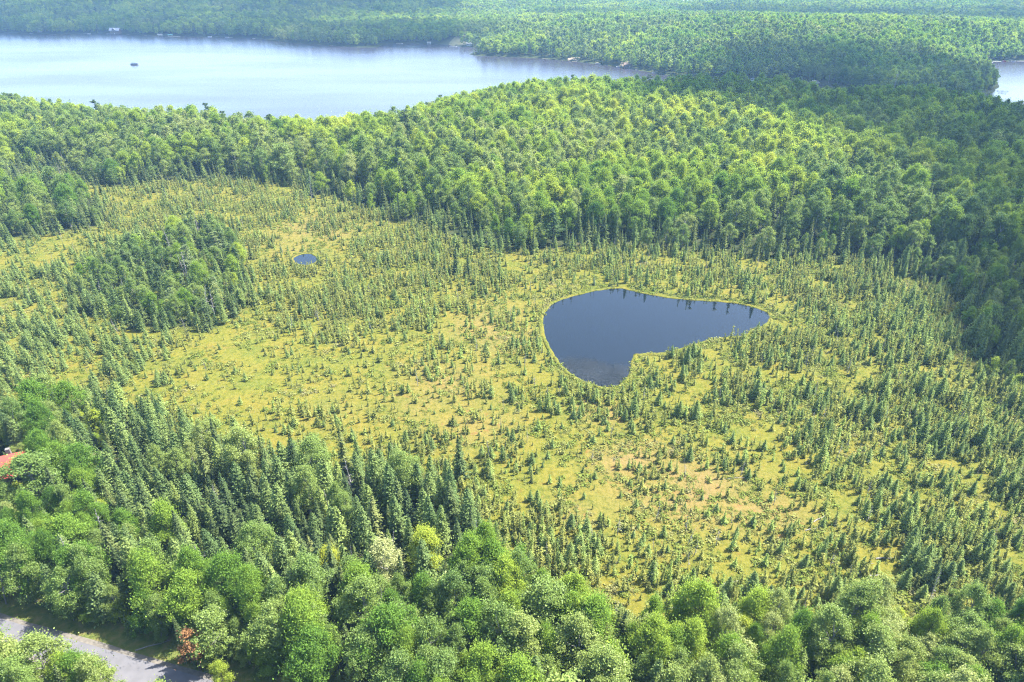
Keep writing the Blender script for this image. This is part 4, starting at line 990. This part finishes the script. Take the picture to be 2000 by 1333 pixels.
def patch(name, pts, m, lift=.06, label=None):
    P_ = catmull(ground(*np.array(pts, float).T, z=LAKE_Z + .5), 4); c = P_.mean(0)
    rings = [c + (P_ - c) * f for f in (1, .75, .5, .25)] + [c[None]]
    V = []; n = len(P_)
    for r in rings: V += [(x, y, z) for (x, y), z in zip(r, np.maximum(terrain(r)[0], LAKE_Z - .1) + lift)]
    F = [[k * n + i, k * n + (i + 1) % n, (k + 1) * n + (i + 1) % n, (k + 1) * n + i] for k in range(3) for i in range(n)] + [[3 * n + i, 3 * n + (i + 1) % n, 4 * n] for i in range(n)]
    return tag(link(name, make_mesh(name, V, F, [m])), kind='structure')

# the house with the red roof at the left edge
hs = cabin(0, 0, 13, 9, 3.2, 2.8, M['red_roof'], M['log_wall'], 'house with a bright red metal roof half hidden by trees', rz=.45, xy=(float(HOUSE[0]), float(HOUSE[1])), name='house')
cabin(0, 0, 11, 8, 4.5, 3.6, M['pink_roof'], M['log_wall'], 'house with a faded pink roof among the trees before the lake', rz=.2, xy=(float(PINKHOUSE[0]), float(PINKHOUSE[1])), name='house', storeys=2)
# far shore, left to right
cabin(78, 60, 7, 6, 3, 2, M['pale_roof'], M['white_wall'], 'tiny white cabin left of the brighter one on the far shore', chimney=False)
cabin(100, 58, 8, 6, 3.2, 2.4, M['pale_roof'], M['white_wall'], 'bright white cabin in a gap of the far shore woods', chimney=False)
cabin(225, 60, 16, 9, 6, 3.4, M['pale_roof'], M['log_wall'], 'large lake house with pale roof and front gable on the far shore', gable=True, storeys=2, name='house')
cabin(317, 57, 12, 8, 5, 2.6, M['planks'], M['log_wall'], 'brownish cabin roof peeping above the far shore trees', storeys=2)
dock(56, 66.5, 9, 1.8, 'leftmost dock on the far shore, long and pale', 1.4); motorboat(62, 66.8, 6.5, 'white boat at the leftmost far dock', .2)
dock(168, 66.8, 8, 1.6, 'short pale dock left of the large lake house', 1.5); motorboat(174, 67, 5.5, 'white boat tied up left of the large lake house', .1)
dock(213, 66.5, 9, 2, 'pale dock straight below the large lake house', 1.5)
dock(250, 69, 5, 1.4, 'small grey dock right of the large lake house', 1.5, 'planks')
dock(284, 70, 5, 1.4, 'low dock halfway between lake house and tan boat lift', 1.4, 'planks')
boat_lift(313, 71, 'boat lift with a white canopy on the far shore', 'trim', .1); dock(307, 71.6, 7, 1.5, 'dock beside the white canopied boat lift', 1.3)
boat_lift(333, 72, 'boat lift with a teal canopy on the far shore', 'teal', .1); dock(345, 72.5, 12, 1.6, 'long white dock right of the teal boat lift', 1.5, 'trim')
pontoon(410, 73.2, 6.5, 'white pontoon boat moored along the wooded far shore', .1, 'trim', side='hull_white', has_canopy=False)
motorboat(444, 74, 6.5, 'white motorboat right of the moored pontoon on the far shore', .1); dock(450, 74.4, 8, 1.5, 'dock beside the white motorboat on the far shore', 1.5, 'trim')
motorboat(496, 76.5, 4.5, 'small pale boat where the far shore starts to bulge', .3)
dock(648, 90.5, 4, 1.3, 'little dock under the bulging wooded point', 1.4, 'planks')
dock(780, 86.5, 9, 1.6, 'dock with a side deck in the bay right of the wooded point', 1.45, 'trim', 4)
boat_lift(838, 86.8, 'white boat lift alone in the far bay', 'trim', .1, 6); 
dock(885, 91.5, 11, 1.8, 'long white dock below the cleared lawn', 1.45, 'trim', 3); motorboat(893, 93, 5, 'white boat at the dock below the cleared lawn', .1)
patch('lawn', [(876, 87), (890, 80), (905, 76), (916, 74), (918, 82), (914, 90), (895, 90)], M['lawn'], .10)
cabin(916, 76, 7, 5.5, 3, 2, M['trim'], M['white_wall'], 'small white cabin at the top of the cleared lawn', chimney=False)
o = place('buoy', 908, 100.5); MB().tube([(0, 0, -.6), (0, 0, .1), (0, 0, .5), (0, 0, 1.1), (0, 0, 1.3)], [.35, .55, .5, .22, .1], 10).build('float_body', M['black'], o); MB().tube([(0, 0, 1.3), (0, 0, 2.4)], .05, 5).build('mast', M['black'], o); tag(o, 'dark buoy floating off the wooded peninsula tip', 'buoy')
patch('beach', [(1108, 117), (1120, 114), (1132, 114.5), (1130, 119.5), (1118, 119.5)], M['sand'], .08)
patch('beach', [(1212, 129), (1216, 124), (1232, 127), (1238, 131), (1226, 132.5)], M['sand'], .08)
dock(1063, 115.5, 5, 1.4, 'small dock near the left end of the peninsula shore', 1.3, 'planks')
motorboat(1099, 119, 3.5, 'tiny white rowing boat left of the sandy beach', 1.2)
dock(1122, 121.5, 6, 1.4, 'dock at the sandy beach', 1.3, 'tan'); motorboat(1168, 126, 7, 'white motorboat resting at the peninsula shore', .2, 'hull_white', 'tan')
motorboat(1208, 132, 6.5, 'white motorboat at the brownish beach cabin', .3); dock(1216, 132.6, 8, 1.5, 'dock in front of the brownish beach cabin', 1.2, 'planks')
cabin(1226, 126, 9, 6, 3.0, 2, M['log_wall'], M['log_wall'], 'brownish cabin behind the second beach', chimney=False)
motorboat(1244, 136.5, 4, 'small white boat right of the beach cabin', .4); motorboat(1278, 143, 6.5, 'white boat at the narrow end of the channel', .5)
motorboat(1437, 158.5, 5, 'white boat at the left of the dark inlet', .4)
pontoon(1471, 159.5, 8, 'pontoon with a dark canopy in the dark inlet', .05, 'navy', side='hull_white')
pontoon(1592, 163.5, 9, 'white pontoon boat beside the sunlit inlet water', .1, 'trim', side='hull_white'); dock(1580, 164.2, 9, 1.5, 'dock left of the white inlet pontoon', 1.4)
# the lake on the right
dock(1930, 123.5, 10, 1.8, 'dock at the corner of the right-hand lake', 1.3, 'trim'); motorboat(1935, 123, 6, 'white boat at the corner dock of the right-hand lake', .1)
dock(1946, 121.5, 11, 1.6, 'white dock left of the red boat', 1.5, 'trim'); motorboat(1961, 121, 5, 'red boat on the right-hand lake shore', .1, 'hull_red', 'hull_red')
motorboat(1979, 121, 6.5, 'white boat right of the red one', .1); dock(1993, 120.8, 10, 1.6, 'rightmost white dock on the right-hand lake', 1.5, 'trim')
dock(1958, 179, 10, 1.6, 'dark dock at the tip of the right-hand point', 1.35, 'log_wall'); dock(1957, 183, 7, 1.4, 'second dark dock just below the point tip', 1.35, 'log_wall')
dock(1925, 192.5, 12, 1.8, 'long dark dock behind the near treetops', 1.45, 'log_wall')
# boat on open water
pontoon(263, 127, 8.5, 'dark pontoon boat alone on the open lake', .12, 'navy')
# pole above the woods
o = place('utility_pole', 1731, 232, 6, .3, True); MB().tube([(0, 0, -.5), (0, 0, 24)], [.22, .12], 8).build('pole', M['dead'], o)
for z in (23.2, 21.8): MB().box(-1.3, 1.3, -.09, .09, z, z + .16).build('crossarm', M['planks'], o)
for x in (-1.1, -.4, .4, 1.1): MB().tube([(x, 0, 23.36), (x, 0, 23.7)], .07, 6).build('insulator', M['trim'], o)
tag(o, 'tall bare pole rising above the shaded woods', 'pole')

# dead wood: fallen logs on the bog, bleached snags
def log(px, py, L, az, r, label, branches=5):
    o = place('fallen_log', px, py, 0, az, True); rg = np.random.default_rng(int(px))
    pts = [(-L / 2, 0, r * .8), (-L * .15, .1, r * .9 + .1), (L * .2, -.08, r + .12), (L / 2, 0, r + .25)]
    MB().tube(pts, [r, r * .85, r * .6, r * .25], 7).build('trunk', M['dead'], o)
    for k in range(branches):
        x = L * (-.2 + .6 * rg.random()); a = rg.random() * 6.3; l = L * (.08 + .14 * rg.random())
        MB().tube([(x, 0, r), (x + l * .5, l * .6 * math.cos(a), r + abs(l * .5 * math.sin(a)))], [r * .3, r * .1], 4).build('branch', M['dead'], o)
    return tag(o, label, 'log')
log(1688, 1112, 5.2, .65, .24, 'thick pale log lying below the fallen grey trunk'); log(1700, 1127, 5, .15, .18, 'thinner mossy log lying beside the thick pale one')
log(1730, 1092, 4.2, 0, .15, 'bleached horizontal trunk among the tall lower right spruces'); log(1600, 1015, 3.6, .5, .12, 'grey fallen stem on the dry moss'); log(1585, 1035, 3, .2, .1, 'short grey stem lying under the longer one')
log(1425, 1140, 4.5, .25, .14, 'long crooked stem lying near the lower bog edge'); log(1975, 1055, 3.4, .2, .13, 'weathered log at the right edge of the bog'); log(300, 1262, 6, .35, .12, 'bent bare stem leaning in the roadside thicket')
log(1310, 1190, 4, .1, .16, 'dark stump and log at the lower bog edge'); log(1440, 935, 7, .1, .07, 'thin straight stick lying across the dry moss', 2)
def hero_snag(px, py, h, seed, label, lean=(0, 0), shape=None):
    x, y = ground(px, py); z = float(terrain(np.array([[x, y]]))[0][0]); o = bpy.data.objects.new('dead_tree', KINDS['snag']['near_me'][seed % 5][1]); COL.objects.link(o)
    o.location = (x, y, z - .1); s = h / 9; o.scale = (s * .6, s * .6, s); o.rotation_euler = (lean[0], lean[1], seed)
    return tag(o, label, 'dead tree')
hero_snag(1808, 1190, 9.5, 1, 'leaning bleached dead trunk beside the dark cone-shaped spruce', (.0, .22))
hero_snag(172, 1165, 16, 2, 'white forked dead tree poking out of the roadside woods', (0, -.12)); hero_snag(12, 1180, 12, 3, 'bare white limbs at the left edge of the roadside woods', (0, -.2))
hero_snag(970, 1218, 13, 4, 'slender white dead birch above the broadleaf belt'); hero_snag(752, 1245, 12, 0, 'short broken grey snag in the broadleaf belt'); hero_snag(250, 905, 12, 2, 'grey dead top above the woods by the red roof')
hero_snag(205, 600, 11, 3, 'bleached dead stem at the upper left of the tree island'); hero_snag(610, 395, 14, 1, 'bare pale trunk at the corner of the far bog edge')
hero_snag(695, 1160, 12, 0, 'reddish bare snag in the gap beside the whitish tree')
# withered branches on the roadside tree
rx, ry = ground(392, 1310); T = broadleaf(900, 10.5, 2.3, .35, 26, 60, .34, .8, .3, .1)
o = bpy.data.objects.new('withered_tree', None); COL.objects.link(o); o.location = (rx, ry, 0)
link('crown', T.crown_mesh('crown', M['rust']), o)['tint'] = .5; link('trunk', T.wood.mesh('trunk', M['bark']), o)
tag(o, 'rusty brown withered young tree at the roadside woods edge', 'tree')
# ------------------------------------------------------------------ air
hz, N, L, out = mat('haze'); vol = N.new('ShaderNodeVolumePrincipled'); vol.inputs['Color'].default_value = (.33, .60, 1.0, 1); vol.inputs['Density'].default_value = .0001; vol.inputs['Anisotropy'].default_value = .1
L.new(vol.outputs[0], out.inputs['Volume'])
b = MB().box(-14000, 14000, -1500, 14000, -9, 150); tag(b.build('haze', hz), 'pale blue summer haze over the woods', 'haze', kind='stuff')
